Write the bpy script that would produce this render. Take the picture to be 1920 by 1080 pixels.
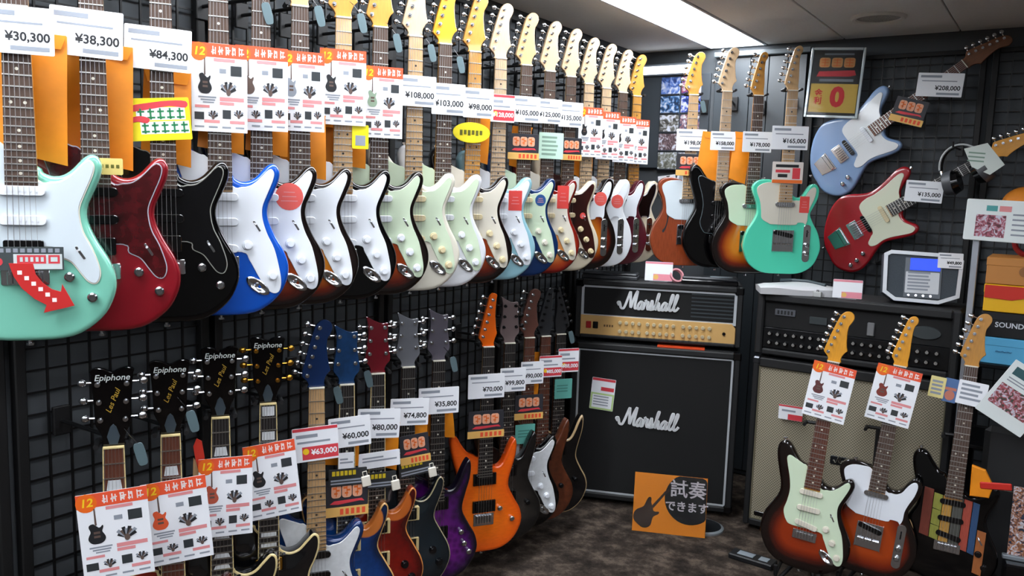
import bpy, math, random
import numpy as np
from mathutils import Vector, Matrix
from mathutils.geometry import delaunay_2d_cdt

for o in list(bpy.data.objects):
    bpy.data.objects.remove(o, do_unlink=True)
scene = bpy.context.scene
col = scene.collection
rnd = random.Random(7)
R = math.radians

# ------------------------------------------------------------------ camera
ROOM_X, ROOM_Y, CEIL = 5.2, 4.2, 2.205          # room runs x 0..5.2, y -2.6..4.2
cam_data = bpy.data.cameras.new('camera')
cam_data.sensor_width = 36.0
cam_data.lens = 1550.0 * 36.0 / 1920.0
cam = bpy.data.objects.new('camera', cam_data)
cam.matrix_world = (Matrix.Translation((2.0, 0.0, 1.46)) @ Matrix.Rotation(R(33.5), 4, 'Z')
                    @ Matrix.Rotation(R(90 - 6.9), 4, 'X') @ Matrix.Rotation(R(1.8), 4, 'Z'))
col.objects.link(cam)
scene.camera = cam

# ------------------------------------------------------------------ world, exposure
world = bpy.data.worlds.new('World')
scene.world = world
world.use_nodes = True
world.node_tree.nodes['Background'].inputs[0].default_value = (0.8, 0.9, 1.0, 1)
world.node_tree.nodes['Background'].inputs[1].default_value = 0.05
vs = scene.view_settings
vs.view_transform = 'Standard'
vs.look = 'None'
vs.gamma = 1.0
vs.use_curve_mapping = False
vs.exposure = 0.0
LAMP = 22.0            # emission of the ceiling strip diffusers
LAMP_FILL = 17.0           # emission of the unseen shop strips, raised for frontal fill

# ------------------------------------------------------------------ materials
def lin(h):
    h = h.lstrip('#')
    v = [int(h[i:i + 2], 16) / 255 for i in (0, 2, 4)]
    return tuple((c / 12.92 if c <= .04045 else ((c + .055) / 1.055) ** 2.4) for c in v) + (1.0,)

MATS = {}
def mat(name, hexc, rough=.5, metal=0.0, coat=0.0, spec=.5, emit=0.0):
    if name in MATS:
        return MATS[name]
    m = bpy.data.materials.new(name)
    m.use_nodes = True
    b = m.node_tree.nodes['Principled BSDF']
    b.inputs['Base Color'].default_value = lin(hexc)
    b.inputs['Roughness'].default_value = rough
    b.inputs['Metallic'].default_value = metal
    b.inputs['Coat Weight'].default_value = coat
    b.inputs['Coat Roughness'].default_value = .05
    b.inputs['Specular IOR Level'].default_value = spec
    if emit:
        b.inputs['Emission Color'].default_value = lin(hexc)
        b.inputs['Emission Strength'].default_value = emit
    MATS[name] = m
    return m

def bsdf(m):
    return m.node_tree.nodes['Principled BSDF']

def ramp_node(nt, stops, interp='LINEAR'):
    r = nt.nodes.new('ShaderNodeValToRGB')
    r.color_ramp.interpolation = interp
    e = r.color_ramp.elements
    while len(e) < len(stops):
        e.new(1.0)
    for i, (p, c) in enumerate(stops):
        e[i].position = p
        e[i].color = lin(c)
    return r

def burst(name, stops, rough=.14, coat=.8, grain=None, scoop=None):
    """paint that runs from the rim to the middle of a guitar body; 1.0 on the ramp = 100 mm from the rim"""
    if name in MATS:
        return MATS[name]
    m = mat(name, '#808080', rough, 0, coat)
    nt = m.node_tree
    a = nt.nodes.new('ShaderNodeAttribute')
    a.attribute_name = 'rim'
    r = ramp_node(nt, stops)
    nt.links.new(a.outputs['Fac'], r.inputs[0])
    out = r.outputs[0]
    if grain:
        out = add_grain(nt, out, *grain)
    if scoop:
        tc = nt.nodes.new('ShaderNodeTexCoord')
        sp = nt.nodes.new('ShaderNodeSeparateXYZ'); nt.links.new(tc.outputs['Object'], sp.inputs[0])
        cb = nt.nodes.new('ShaderNodeCombineXYZ'); nt.links.new(sp.outputs[0], cb.inputs[0]); nt.links.new(sp.outputs[2], cb.inputs[1])
        vd = nt.nodes.new('ShaderNodeVectorMath'); vd.operation = 'DISTANCE'; vd.inputs[1].default_value = (.064, .348, 0)
        nt.links.new(cb.outputs[0], vd.inputs[0])
        lt = nt.nodes.new('ShaderNodeMapRange'); lt.inputs['From Min'].default_value = .050; lt.inputs['From Max'].default_value = .054
        lt.inputs['To Min'].default_value = 1.0; lt.inputs['To Max'].default_value = 0.0
        nt.links.new(vd.outputs['Value'], lt.inputs[0])
        mx = nt.nodes.new('ShaderNodeMix'); mx.data_type = 'RGBA'
        nt.links.new(lt.outputs[0], mx.inputs[0]); nt.links.new(out, mx.inputs[6]); mx.inputs[7].default_value = lin(scoop)
        out = mx.outputs[2]
    nt.links.new(out, bsdf(m).inputs['Base Color'])
    return m

def add_grain(nt, src, scale, strength, stretch=(1, 1, 1), kind='NOISE'):
    tc = nt.nodes.new('ShaderNodeTexCoord')
    mp = nt.nodes.new('ShaderNodeMapping')
    mp.inputs['Scale'].default_value = stretch
    nt.links.new(tc.outputs['Object'], mp.inputs[0])
    if kind == 'NOISE':
        n = nt.nodes.new('ShaderNodeTexNoise')
        n.inputs['Scale'].default_value = scale
        n.inputs['Detail'].default_value = 4
        fac = n.outputs['Fac']
    else:
        n = nt.nodes.new('ShaderNodeTexVoronoi')
        n.inputs['Scale'].default_value = scale
        fac = n.outputs['Distance']
    nt.links.new(mp.outputs[0], n.inputs['Vector'])
    mr = nt.nodes.new('ShaderNodeMapRange')
    mr.inputs['From Min'].default_value = .25 if kind == 'NOISE' else 0
    mr.inputs['From Max'].default_value = .75
    mr.inputs['To Min'].default_value = 1 - strength
    mr.inputs['To Max'].default_value = 1 + strength * .5
    nt.links.new(fac, mr.inputs[0])
    mx = nt.nodes.new('ShaderNodeMix')
    mx.data_type = 'RGBA'
    mx.blend_type = 'MULTIPLY'
    mx.inputs[0].default_value = 1.0
    nt.links.new(src, mx.inputs[6])
    nt.links.new(mr.outputs[0], mx.inputs[7])
    return mx.outputs[2]

def grained(name, hexc, rough, scale, strength, stretch=(1, 1, 1), coat=0.0, kind='NOISE', bump=0.0, spec=.5):
    if name in MATS:
        return MATS[name]
    m = mat(name, hexc, rough, 0, coat, spec)
    nt = m.node_tree
    rgb = nt.nodes.new('ShaderNodeRGB')
    rgb.outputs[0].default_value = lin(hexc)
    out = add_grain(nt, rgb.outputs[0], scale, strength, stretch, kind)
    nt.links.new(out, bsdf(m).inputs['Base Color'])
    if bump:
        n = nt.nodes.new('ShaderNodeTexNoise')
        n.inputs['Scale'].default_value = scale * 6
        bp = nt.nodes.new('ShaderNodeBump')
        bp.inputs['Strength'].default_value = bump
        bp.inputs['Distance'].default_value = .002
        nt.links.new(n.outputs['Fac'], bp.inputs['Height'])
        nt.links.new(bp.outputs[0], bsdf(m).inputs['Normal'])
    return m

def paint(name, hexc, rough=.14, metal=0.0, coat=.8):
    return mat('lacquer ' + name, hexc, rough, metal, coat)

CHROME = mat('chrome', '#d8dade', .18, 1.0)
NICKEL = mat('nickel', '#b9b7b0', .25, 1.0)
GOLD = mat('gold plating', '#c8963c', .25, 1.0)
BLACKMETAL = mat('black metal', '#141416', .4, .6)
STEEL = mat('fret steel', '#d4d2cc', .3, 1.0)
STRINGM = mat('string wire', '#a8a8a8', .35, 1.0)
WHITEP = mat('white plastic', '#e4e8ee', .3, 0, .3)
PARCH = mat('parchment plastic', '#dcd6c6', .3, 0, .3)
MINTP = mat('mint green plastic', '#ccdcc0', .3, 0, .3)
CREAMP = mat('aged cream plastic', '#d9c9a0', .35)
IVORY = mat('ivory binding', '#d8c38c', .4)
BLACKP = mat('black plastic', '#08080a', .15, 0, .4)
PEARL = grained('pearloid', '#d5d8da', .25, 60, .12, coat=.5)
TORT = grained('tortoise plastic', '#33100c', .25, 45, .75, coat=.6)
REDTORT = grained('red tortoise plastic', '#4a0d12', .2, 38, .8, coat=.6)
MAPLE = grained('maple', '#bf9a6c', .38, 30, .12, (6, 6, 1), coat=.3)
MAPLEPALE = grained('pale maple', '#bfa280', .4, 30, .1, (6, 6, 1), coat=.2)
AMBER = grained('amber maple', '#b98236', .35, 30, .14, (6, 6, 1), coat=.4)
YELLOWM = grained('yellow maple', '#d8941c', .35, 30, .12, (6, 6, 1), coat=.4)
ROSE = grained('rosewood', '#4e392d', .5, 60, .35, (8, 8, 1))
ROSERED = grained('warm rosewood', '#5e2f1c', .5, 60, .35, (8, 8, 1))
EBONY = grained('ebony', '#211d1c', .4, 60, .3, (8, 8, 1))
NATMAHOG = grained('mahogany', '#7a4a28', .45, 40, .3, (8, 8, 1))
PAPER = mat('white card', '#e8eaee', .6)
PAPERGREY = mat('grey print', '#8c929c', .7)
INK = mat('black ink', '#15161a', .6)
REDINK = mat('red print', '#cf3a44', .6)
PALERED = mat('pale red print', '#d98a8c', .6)
ORANGEINK = mat('orange red print', '#e2512c', .6)
YELLOWINK = mat('yellow print', '#f0c418', .6)
GREENINK = mat('green print', '#1f7a4a', .6)
ORANGEBAG = grained('orange paper', '#e88c12', .5, 14, .18)
TEALCARD = mat('teal card', '#5ea79b', .6)
BLACKTOLEX = grained('black tolex', '#0d0e10', .6, 300, .3, bump=.25)

# ------------------------------------------------------------------ mesh helpers
class MB:
    def __init__(s):
        s.v = []; s.f = []; s.m = []
    def add(s, vs_, fs, mi=0):
        b = len(s.v)
        s.v += [tuple(p) for p in vs_]
        for f in fs:
            s.f.append([b + i for i in f]); s.m.append(mi)
    def box(s, x0, x1, y0, y1, z0, z1, mi=0, M=None):
        p = [(x, y, z) for z in (z0, z1) for y in (y0, y1) for x in (x0, x1)]
        if M is not None:
            p = [tuple(M @ Vector(q)) for q in p]
        s.add(p, [(0, 2, 3, 1), (4, 5, 7, 6), (0, 1, 5, 4), (2, 6, 7, 3), (0, 4, 6, 2), (1, 3, 7, 5)], mi)
    def cbox(s, x0, x1, y0, y1, z0, z1, c=.004, mi=0):
        """box with chamfered edges"""
        P = []
        for sx in (0, 1):
            for sy in (0, 1):
                for sz in (0, 1):
                    X = (x0, x1)[sx]; Y = (y0, y1)[sy]; Z = (z0, z1)[sz]
                    dx = c if sx == 0 else -c; dy = c if sy == 0 else -c; dz = c if sz == 0 else -c
                    P += [(X, Y + dy, Z + dz), (X + dx, Y, Z + dz), (X + dx, Y + dy, Z)]
        i = lambda sx, sy, sz, k: (sx * 4 + sy * 2 + sz) * 3 + k
        F = []
        for sx in (0, 1):
            F.append([i(sx, 0, 0, 0), i(sx, 1, 0, 0), i(sx, 1, 1, 0), i(sx, 0, 1, 0)])
        for sy in (0, 1):
            F.append([i(0, sy, 0, 1), i(1, sy, 0, 1), i(1, sy, 1, 1), i(0, sy, 1, 1)])
        for sz in (0, 1):
            F.append([i(0, 0, sz, 2), i(1, 0, sz, 2), i(1, 1, sz, 2), i(0, 1, sz, 2)])
        for a in (0, 1):
            for b in (0, 1):
                F.append([i(0, a, b, 1), i(1, a, b, 1), i(1, a, b, 2), i(0, a, b, 2)])
                F.append([i(a, 0, b, 0), i(a, 1, b, 0), i(a, 1, b, 2), i(a, 0, b, 2)])
                F.append([i(a, b, 0, 0), i(a, b, 1, 0), i(a, b, 1, 1), i(a, b, 0, 1)])
                for d in (0, 1):
                    F.append([i(a, b, d, 0), i(a, b, d, 1), i(a, b, d, 2)])
        cx, cy, cz = (x0 + x1) / 2, (y0 + y1) / 2, (z0 + z1) / 2
        G = []
        for f in F:
            q = [Vector(P[k]) for k in f]
            n = (q[1] - q[0]).cross(q[2] - q[0])
            mid = sum(q, Vector()) / len(q) - Vector((cx, cy, cz))
            G.append(f if n.dot(mid) > 0 else f[::-1])
        s.add(P, G, mi)
    def cyl(s, p0, p1, r0, r1=None, n=10, mi=0, caps=True):
        r1 = r0 if r1 is None else r1
        p0 = Vector(p0); p1 = Vector(p1)
        d = (p1 - p0).normalized()
        a = d.orthogonal().normalized(); b = d.cross(a)
        P = []
        for p, r in ((p0, r0), (p1, r1)):
            for k in range(n):
                t = 2 * math.pi * k / n
                P.append(p + a * (r * math.cos(t)) + b * (r * math.sin(t)))
        F = [(k, (k + 1) % n, n + (k + 1) % n, n + k) for k in range(n)]
        if caps:
            F += [tuple(range(n))[::-1], tuple(range(n, 2 * n))]
        s.add(P, F, mi)
    def tube(s, path, r, n=8, mi=0):
        path = [Vector(p) for p in path]
        for a, b in zip(path[:-1], path[1:]):
            if (b - a).length > 1e-6:
                s.cyl(a, b, r, r, n, mi)
    def ball(s, c, rx, ry, rz, nu=12, nv=7, mi=0):
        P = []; F = []
        for j in range(nv + 1):
            ph = math.pi * j / nv
            for i in range(nu):
                th = 2 * math.pi * i / nu
                P.append((c[0] + rx * math.sin(ph) * math.cos(th), c[1] + ry * math.sin(ph) * math.sin(th), c[2] + rz * math.cos(ph)))
        for j in range(nv):
            for i in range(nu):
                F.append((j * nu + i, (j + 1) * nu + i, (j + 1) * nu + (i + 1) % nu, j * nu + (i + 1) % nu))
        s.add(P, F, mi)
    def plate(s, poly, y0, y1, c=.0008, mi=0):
        """extrude a 2-D (x, z) outline from y0 (front) back to y1, front edge chamfered"""
        n = len(poly)
        ins = inset(poly, c)
        P = [(x, y0, z) for x, z in ins] + [(x, y0 + c, z) for x, z in poly] + [(x, y1, z) for x, z in poly]
        ccw = area(poly) > 0
        F = [list(range(n)), list(range(3 * n - 1, 2 * n - 1, -1))]
        for k in range(n):
            j = (k + 1) % n
            F.append([k, n + k, n + j, j]); F.append([n + k, 2 * n + k, 2 * n + j, n + j])
        if not ccw:
            F = [f[::-1] for f in F]
        s.add(P, F, mi)
    def flat(s, poly, y=0.0, mi=0):
        if area(poly) < 0:
            poly = poly[::-1]
        s.add([(x, y, z) for x, z in poly], [list(range(len(poly)))], mi)
    def rect(s, x0, z0, x1, z1, y=0.0, mi=0):
        s.flat([(x0, z0), (x1, z0), (x1, z1), (x0, z1)], y, mi)
    def mesh(s, name, smooth=False, nm=None):
        me = bpy.data.meshes.new(name)
        me.from_pydata(s.v, [], s.f)
        for k in range(nm or (max(s.m) + 1 if s.m else 1)):
            me.materials.append(None)
        me.polygons.foreach_set('material_index', s.m)
        if smooth:
            me.polygons.foreach_set('use_smooth', [True] * len(s.f))
            try:
                me.set_sharp_from_angle(angle=R(40))
            except Exception:
                pass
        me.update()
        return me

def area(p):
    return .5 * sum(p[i][0] * p[(i + 1) % len(p)][1] - p[(i + 1) % len(p)][0] * p[i][1] for i in range(len(p)))

def inset(poly, d):
    n = len(poly); s = 1 if area(poly) > 0 else -1
    out = []
    for i in range(n):
        a = Vector(poly[i - 1]); b = Vector(poly[i]); c = Vector(poly[(i + 1) % n])
        e1 = (b - a); e2 = (c - b)
        if e1.length < 1e-9: e1 = e2
        if e2.length < 1e-9: e2 = e1
        n1 = Vector((-e1.y, e1.x)).normalized(); n2 = Vector((-e2.y, e2.x)).normalized()
        nn = (n1 + n2)
        if nn.length < 1e-6: nn = n1
        nn.normalize()
        k = max(.45, nn.dot(n1))
        q = b + nn * (s * d / k)
        out.append((q.x, q.y))
    return out

def spline(pts, per=5, closed=True, k=.001):
    """closed centripetal-ish Catmull-Rom through points in mm"""
    n = len(pts); out = []
    for i in range(n if closed else n - 1):
        if closed:
            p = [Vector(pts[(i + j - 1) % n]) for j in range(4)]
        else:
            p = [Vector(pts[min(max(i + j - 1, 0), n - 1)]) for j in range(4)]
        for t in range(per):
            u = t / per
            q = .5 * ((2 * p[1]) + (p[2] - p[0]) * u + (2 * p[0] - 5 * p[1] + 4 * p[2] - p[3]) * u * u + (3 * p[1] - p[0] - 3 * p[2] + p[3]) * u ** 3)
            out.append((q.x * k, q.y * k))
    if not closed:
        out.append((pts[-1][0] * k, pts[-1][1] * k))
    return out

def ellipse(cx, cz, rx, rz, n=20, rot=0):
    c, s_ = math.cos(rot), math.sin(rot)
    return [(cx + rx * math.cos(2 * math.pi * i / n) * c - rz * math.sin(2 * math.pi * i / n) * s_,
             cz + rx * math.cos(2 * math.pi * i / n) * s_ + rz * math.sin(2 * math.pi * i / n) * c) for i in range(n)]

def rrect(cx, cz, w, h, r, n=4):
    out = []
    for (sx, sz, a0) in ((1, 1, 0), (-1, 1, 90), (-1, -1, 180), (1, -1, 270)):
        for i in range(n + 1):
            a = R(a0 + 90 * i / n)
            out.append((cx + sx * (w / 2 - r) + r * math.cos(a), cz + sz * (h / 2 - r) + r * math.sin(a)))
    return out

STUFF = {'red_print', 'grey_print', 'amplifier_picture', 'accessory_picture', 'printed_lines', 'red_band', 'header_glyphs', 'lettering_strokes', 'strip_print', 'orange_lettering', 'green_lettering', 'dark_lettering', 'yellow_lettering', 'white_lines', 'white_strokes', 'top_print', 'red_frame', 'arrow_strokes', 'red_swash', 'guitar_picture_neck', 'dark_print', 'green_frame', 'red_top', 'white_line', 'vent_slats', 'plaque_lettering', 'model_lettering', 'sticker_print', 'guitar_silhouette'}
def obj(name, me, mats, parent=None, M=None):
    o = bpy.data.objects.new(name, me)
    col.objects.link(o)
    if not isinstance(mats, (list, tuple)):
        mats = [mats]
    for i, m in enumerate(mats):
        if i < len(o.material_slots):
            o.material_slots[i].link = 'OBJECT'
            o.material_slots[i].material = m
    if parent is not None:
        o.parent = parent
        if name in STUFF: o['kind'] = 'stuff'
    if M is not None:
        o.matrix_basis = M
    return o

def tag(o, label=None, cat=None, group=None, kind=None):
    if label: o['label'] = label
    if cat: o['category'] = cat
    if group: o['group'] = group
    if kind: o['kind'] = kind
    return o

def thing(name, label, cat, M, group=None):
    o = bpy.data.objects.new(name, None)
    o.empty_display_size = .05
    col.objects.link(o)
    o.matrix_basis = M
    return tag(o, label, cat, group)

T = lambda x, y, z: Matrix.Translation((x, y, z))
RX = lambda a: Matrix.Rotation(R(a), 4, 'X')
RY = lambda a: Matrix.Rotation(R(a), 4, 'Y')
RZ = lambda a: Matrix.Rotation(R(a), 4, 'Z')

TEXTS = {}
def text_mesh(s, size, align='CENTER', bold=0.0, shear=0.0):
    key = (s, size, align, bold, shear)
    if key not in TEXTS:
        c = bpy.data.curves.new('lettering', 'FONT')
        c.body = s; c.size = size; c.align_x = align; c.align_y = 'CENTER'
        c.offset = bold; c.shear = shear
        c.resolution_u = 3; c.fill_mode = 'FRONT'
        o = bpy.data.objects.new('tmp', c); col.objects.link(o)
        bpy.context.view_layer.update()
        me = bpy.data.meshes.new_from_object(o.evaluated_get(bpy.context.evaluated_depsgraph_get()))
        bpy.data.objects.remove(o); bpy.data.curves.remove(c)
        me.materials.clear(); me.materials.append(None)
        me.transform(RX(90))
        me.name = 'lettering'
        TEXTS[key] = me
    return TEXTS[key]

# ================================================================== ROOM
wall_m = grained('wall backing', '#4c5054', .8, 9, .12, bump=.1)
ceil_m = grained('ceiling board', '#e6e6e3', .9, 120, .05)
seam_m = mat('ceiling seam', '#3c3c3b', .9)
wire_m = mat('grid wire black', '#050506', .45)
frame_m = mat('grid frame black', '#060607', .6)

def carpet():
    m = mat('carpet', '#2a2420', .95, 0, 0, .1)
    nt = m.node_tree
    tc = nt.nodes.new('ShaderNodeTexCoord')
    n1 = nt.nodes.new('ShaderNodeTexNoise'); n1.inputs['Scale'].default_value = 11; n1.inputs['Detail'].default_value = 6; n1.inputs['Roughness'].default_value = .7
    n2 = nt.nodes.new('ShaderNodeTexNoise'); n2.inputs['Scale'].default_value = 260; n2.inputs['Detail'].default_value = 2
    for n in (n1, n2):
        nt.links.new(tc.outputs['Object'], n.inputs['Vector'])
    r = ramp_node(nt, [(.36, '#221d1a'), (.5, '#3a322c'), (.62, '#5a4f46')])
    nt.links.new(n1.outputs['Fac'], r.inputs[0])
    mx = nt.nodes.new('ShaderNodeMix'); mx.data_type = 'RGBA'; mx.blend_type = 'OVERLAY'; mx.inputs[0].default_value = .55
    nt.links.new(r.outputs[0], mx.inputs[6]); nt.links.new(n2.outputs['Fac'], mx.inputs[7])
    nt.links.new(mx.outputs[2], bsdf(m).inputs['Base Color'])
    bp = nt.nodes.new('ShaderNodeBump'); bp.inputs['Strength'].default_value = .6; bp.inputs['Distance'].default_value = .004
    nt.links.new(n2.outputs['Fac'], bp.inputs['Height']); nt.links.new(bp.outputs[0], bsdf(m).inputs['Normal'])
    return m

def slab(name, x0, x1, y0, y1, z0, z1, m, parent=None, kind='structure'):
    b = MB(); b.box(x0, x1, y0, y1, z0, z1)
    o = obj(name, b.mesh(name), m, parent)
    if kind and parent is None: o['kind'] = kind
    return o

Y0 = -2.6
slab('floor', -.1, ROOM_X, Y0, ROOM_Y + .1, -.1, 0, carpet())
slab('wall_left', -.1, 0, Y0, ROOM_Y, 0, CEIL, wall_m)
slab('wall_back', -.1, ROOM_X, ROOM_Y, ROOM_Y + .1, 0, CEIL, wall_m)
shop_m = mat('shop wall', '#686560', .8)
slab('wall_right', ROOM_X, ROOM_X + .1, Y0, ROOM_Y, 0, CEIL, shop_m)
slab('wall_front', -.1, ROOM_X, Y0 - .1, Y0, 0, CEIL, shop_m)
ceiling = slab('ceiling', -.1, ROOM_X, Y0, ROOM_Y + .1, CEIL + .012, CEIL + .1, seam_m)
LX0, LX1 = .40, .695                              # lamp strip beside the guitar wall
edges = [(0, LX0), (LX1, 1.058), (1.058, 1.543), (1.543, 1.85), (2.15, 2.65), (2.65, 3.1), (3.1, 3.45), (3.75, 4.2), (4.2, 4.7), (4.7, ROOM_X)]
for (a, b_) in edges:
    for (ya, yb) in ((Y0, -.8), (-.8, 1.0), (1.0, 2.7), (2.7, ROOM_Y)):
        m = MB(); m.cbox(a + .0025, b_ - .0025, ya + .0025, yb - .0025, CEIL, CEIL + .0125, .0025)
        obj('ceiling_panel', m.mesh('ceiling_panel'), ceil_m, ceiling)

# ceiling lamps
diff_on = mat('lamp diffuser', '#f2f8ff', .5, emit=LAMP)
diff_fill = mat('lamp diffuser fill', '#f2f6ff', .5, emit=LAMP_FILL)
rim_m = mat('lamp rim', '#c9ccd0', .5)
def ceiling_lamp(x0, x1, y0, y1, m, label):
    t = thing('ceiling_lamp', label, 'ceiling lamp', T((x0 + x1) / 2, (y0 + y1) / 2, CEIL), 'strip lamps set in the ceiling')
    w, l = (x1 - x0) / 2, (y1 - y0) / 2
    b = MB()
    b.box(-w, -w + .012, -l, l, -.004, .012); b.box(w - .012, w, -l, l, -.004, .012)
    b.box(-w + .012, w - .012, -l, -l + .012, -.004, .012); b.box(-w + .012, w - .012, l - .012, l, -.004, .012)
    obj('rim', b.mesh('rim'), rim_m, t)
    b = MB(); b.box(-w + .012, w - .012, -l + .012, l - .012, .001, .010)
    obj('diffuser', b.mesh('diffuser'), m, t)
for i, (ya, yb) in enumerate(((2.72, 4.19), (1.22, 2.70), (-.28, 1.20), (-1.78, -.30))):
    ceiling_lamp(LX0, LX1, ya, yb, diff_on,
                 ['long lit ceiling strip lamp ending at the back wall', 'lit ceiling strip lamp, second from the back wall in the row by the guitar wall',
                  'lit ceiling strip lamp, third from the back wall in the row by the guitar wall', 'lit ceiling strip lamp, fourth from the back wall in the row by the guitar wall'][i])
for x in (1.85, 3.45):  # out-of-view strips over the shop floor, added to fill from the front
    for ya in (-2.3, -.8, .7):
        ceiling_lamp(x, x + .3, ya, ya + 1.48, diff_fill, 'unseen flush ceiling strip lamp added as fill over the open shop floor')

t = thing('ceiling_speaker', 'round grey ceiling speaker grille with raised rim', 'speaker', T(1.286, 3.747, CEIL))
b = MB()
prof = [(.108, 0), (.108, -.006), (.100, -.012), (.088, -.010), (.084, -.003)]
N = 40
P = [(r * math.cos(2 * math.pi * k / N), r * math.sin(2 * math.pi * k / N), z) for r, z in prof for k in range(N)]
F = [(j * N + k, (j + 1) * N + k, (j + 1) * N + (k + 1) % N, j * N + (k + 1) % N) for j in range(len(prof) - 1) for k in range(N)]
b.add(P, F)
obj('rim', b.mesh('rim', True), mat('speaker rim', '#e0e0da', .6), t)
b = MB(); b.cyl((0, 0, 0), (0, 0, -.004), .085, .085, 32)
for rr in (.02, .04, .06, .075):
    for k in range(int(rr * 500)):
        a = 2 * math.pi * k / int(rr * 500)
        b.box(rr * math.cos(a) - .0035, rr * math.cos(a) + .0035, rr * math.sin(a) - .0035, rr * math.sin(a) + .0035, -.0055, -.004)
obj('grille', b.mesh('grille'), mat('speaker grille', '#a8a8a2', .7), t)

# wire grid panels
def grid_panel(label, p0, along, length, height, normal, z0=.04):
    """wire mesh panel; p0 = start on the wall, along = unit vector, normal = away from the wall"""
    along = Vector(along); normal = Vector(normal)
    M = Matrix.Identity(4)
    M.col[0][:3] = along; M.col[1][:3] = -normal; M.col[2][:3] = (0, 0, 1); M.col[3][:3] = Vector(p0) + normal * .022
    t = thing('wire_grid_panel', label, 'grid panel', M, 'black wire grid panels on the walls')
    w = .026
    for (a, c, d, e, nm) in ((0, w, 0, height, 'post'), (length - w, length, 0, height, 'post')):
        b = MB(); b.cbox(a, c, -.012, .016, z0, d + e, .003); obj(nm, b.mesh(nm), frame_m, t)
    for zz in (z0, height - .02):
        b = MB(); b.cbox(w, length - w, -.008, .008, zz, zz + .02, .002); obj('rail', b.mesh('rail'), frame_m, t)
    b = MB()
    n = int((length - 2 * w) / .0525)
    for k in range(1, n + 1):
        x = w + (length - 2 * w) * k / (n + 1)
        b.box(x - .0026, x + .0026, -.0026, .0026, z0 + .02, height - .02)
    n = int((height - z0) / .0525)
    for k in range(1, n):
        z = z0 + (height - z0) * k / n
        b.box(w, length - w, .0026, .0070, z - .0022, z + .0022)
    tag(obj('wires', b.mesh('wires'), wire_m, t), kind='stuff')
seg = [(-1.5, -.7, 'guitar wall, the one farthest from the amplifiers'), (-.7, .1, 'guitar wall before the turquoise guitar'), (.1, .90, 'guitar wall beside the turquoise guitar'), (.92, 1.44, 'guitar wall behind the black single-cut headstocks'),
       (1.46, 2.16, 'guitar wall behind the carved-top guitars'), (2.18, 2.86, 'guitar wall behind the orange guitar'), (2.88, 3.50, 'guitar wall beside the tall amplifier stack'), (3.52, 4.15, 'guitar wall in the corner with the poster board')]
for a, c, w in seg:
    grid_panel('black wire grid panel on the ' + w, (0, a, 0), (0, 1, 0), c - a, 2.17, (1, 0, 0))
for a, c, w in ((.92, 1.66, 'behind the pale blue offset guitar'), (1.68, 2.42, 'behind the headphones'), (2.44, 3.18, 'beyond the box shelf')):
    grid_panel('black wire grid panel on the back wall ' + w, (a, ROOM_Y, 0), (1, 0, 0), c - a, 2.12, (0, -1, 0))
# dark cladding boards on the back wall behind the hanging guitars
clad_m = grained('slate cladding', '#40464b', .35, 5, .2, (1, 1, .3))
clad = slab('trim_1', .44, .90, ROOM_Y - .012, ROOM_Y - .001, .02, CEIL - .03, mat('cladding joint', '#0c0d0e', .8))
for k in range(5):
    m = MB(); m.cbox(.443 + k * .0915, .443 + (k + 1) * .0915 - .003, ROOM_Y - .022, ROOM_Y - .012, .03, CEIL - .06, .0015)
    obj('plank', m.mesh('plank'), clad_m, clad)
m = MB(); m.cbox(.44, .92, ROOM_Y - .05, ROOM_Y - .022, CEIL - .055, CEIL - .03, .003)
obj('ledge', m.mesh('ledge'), mat('ledge grey', '#5c6468', .5), clad)

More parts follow.
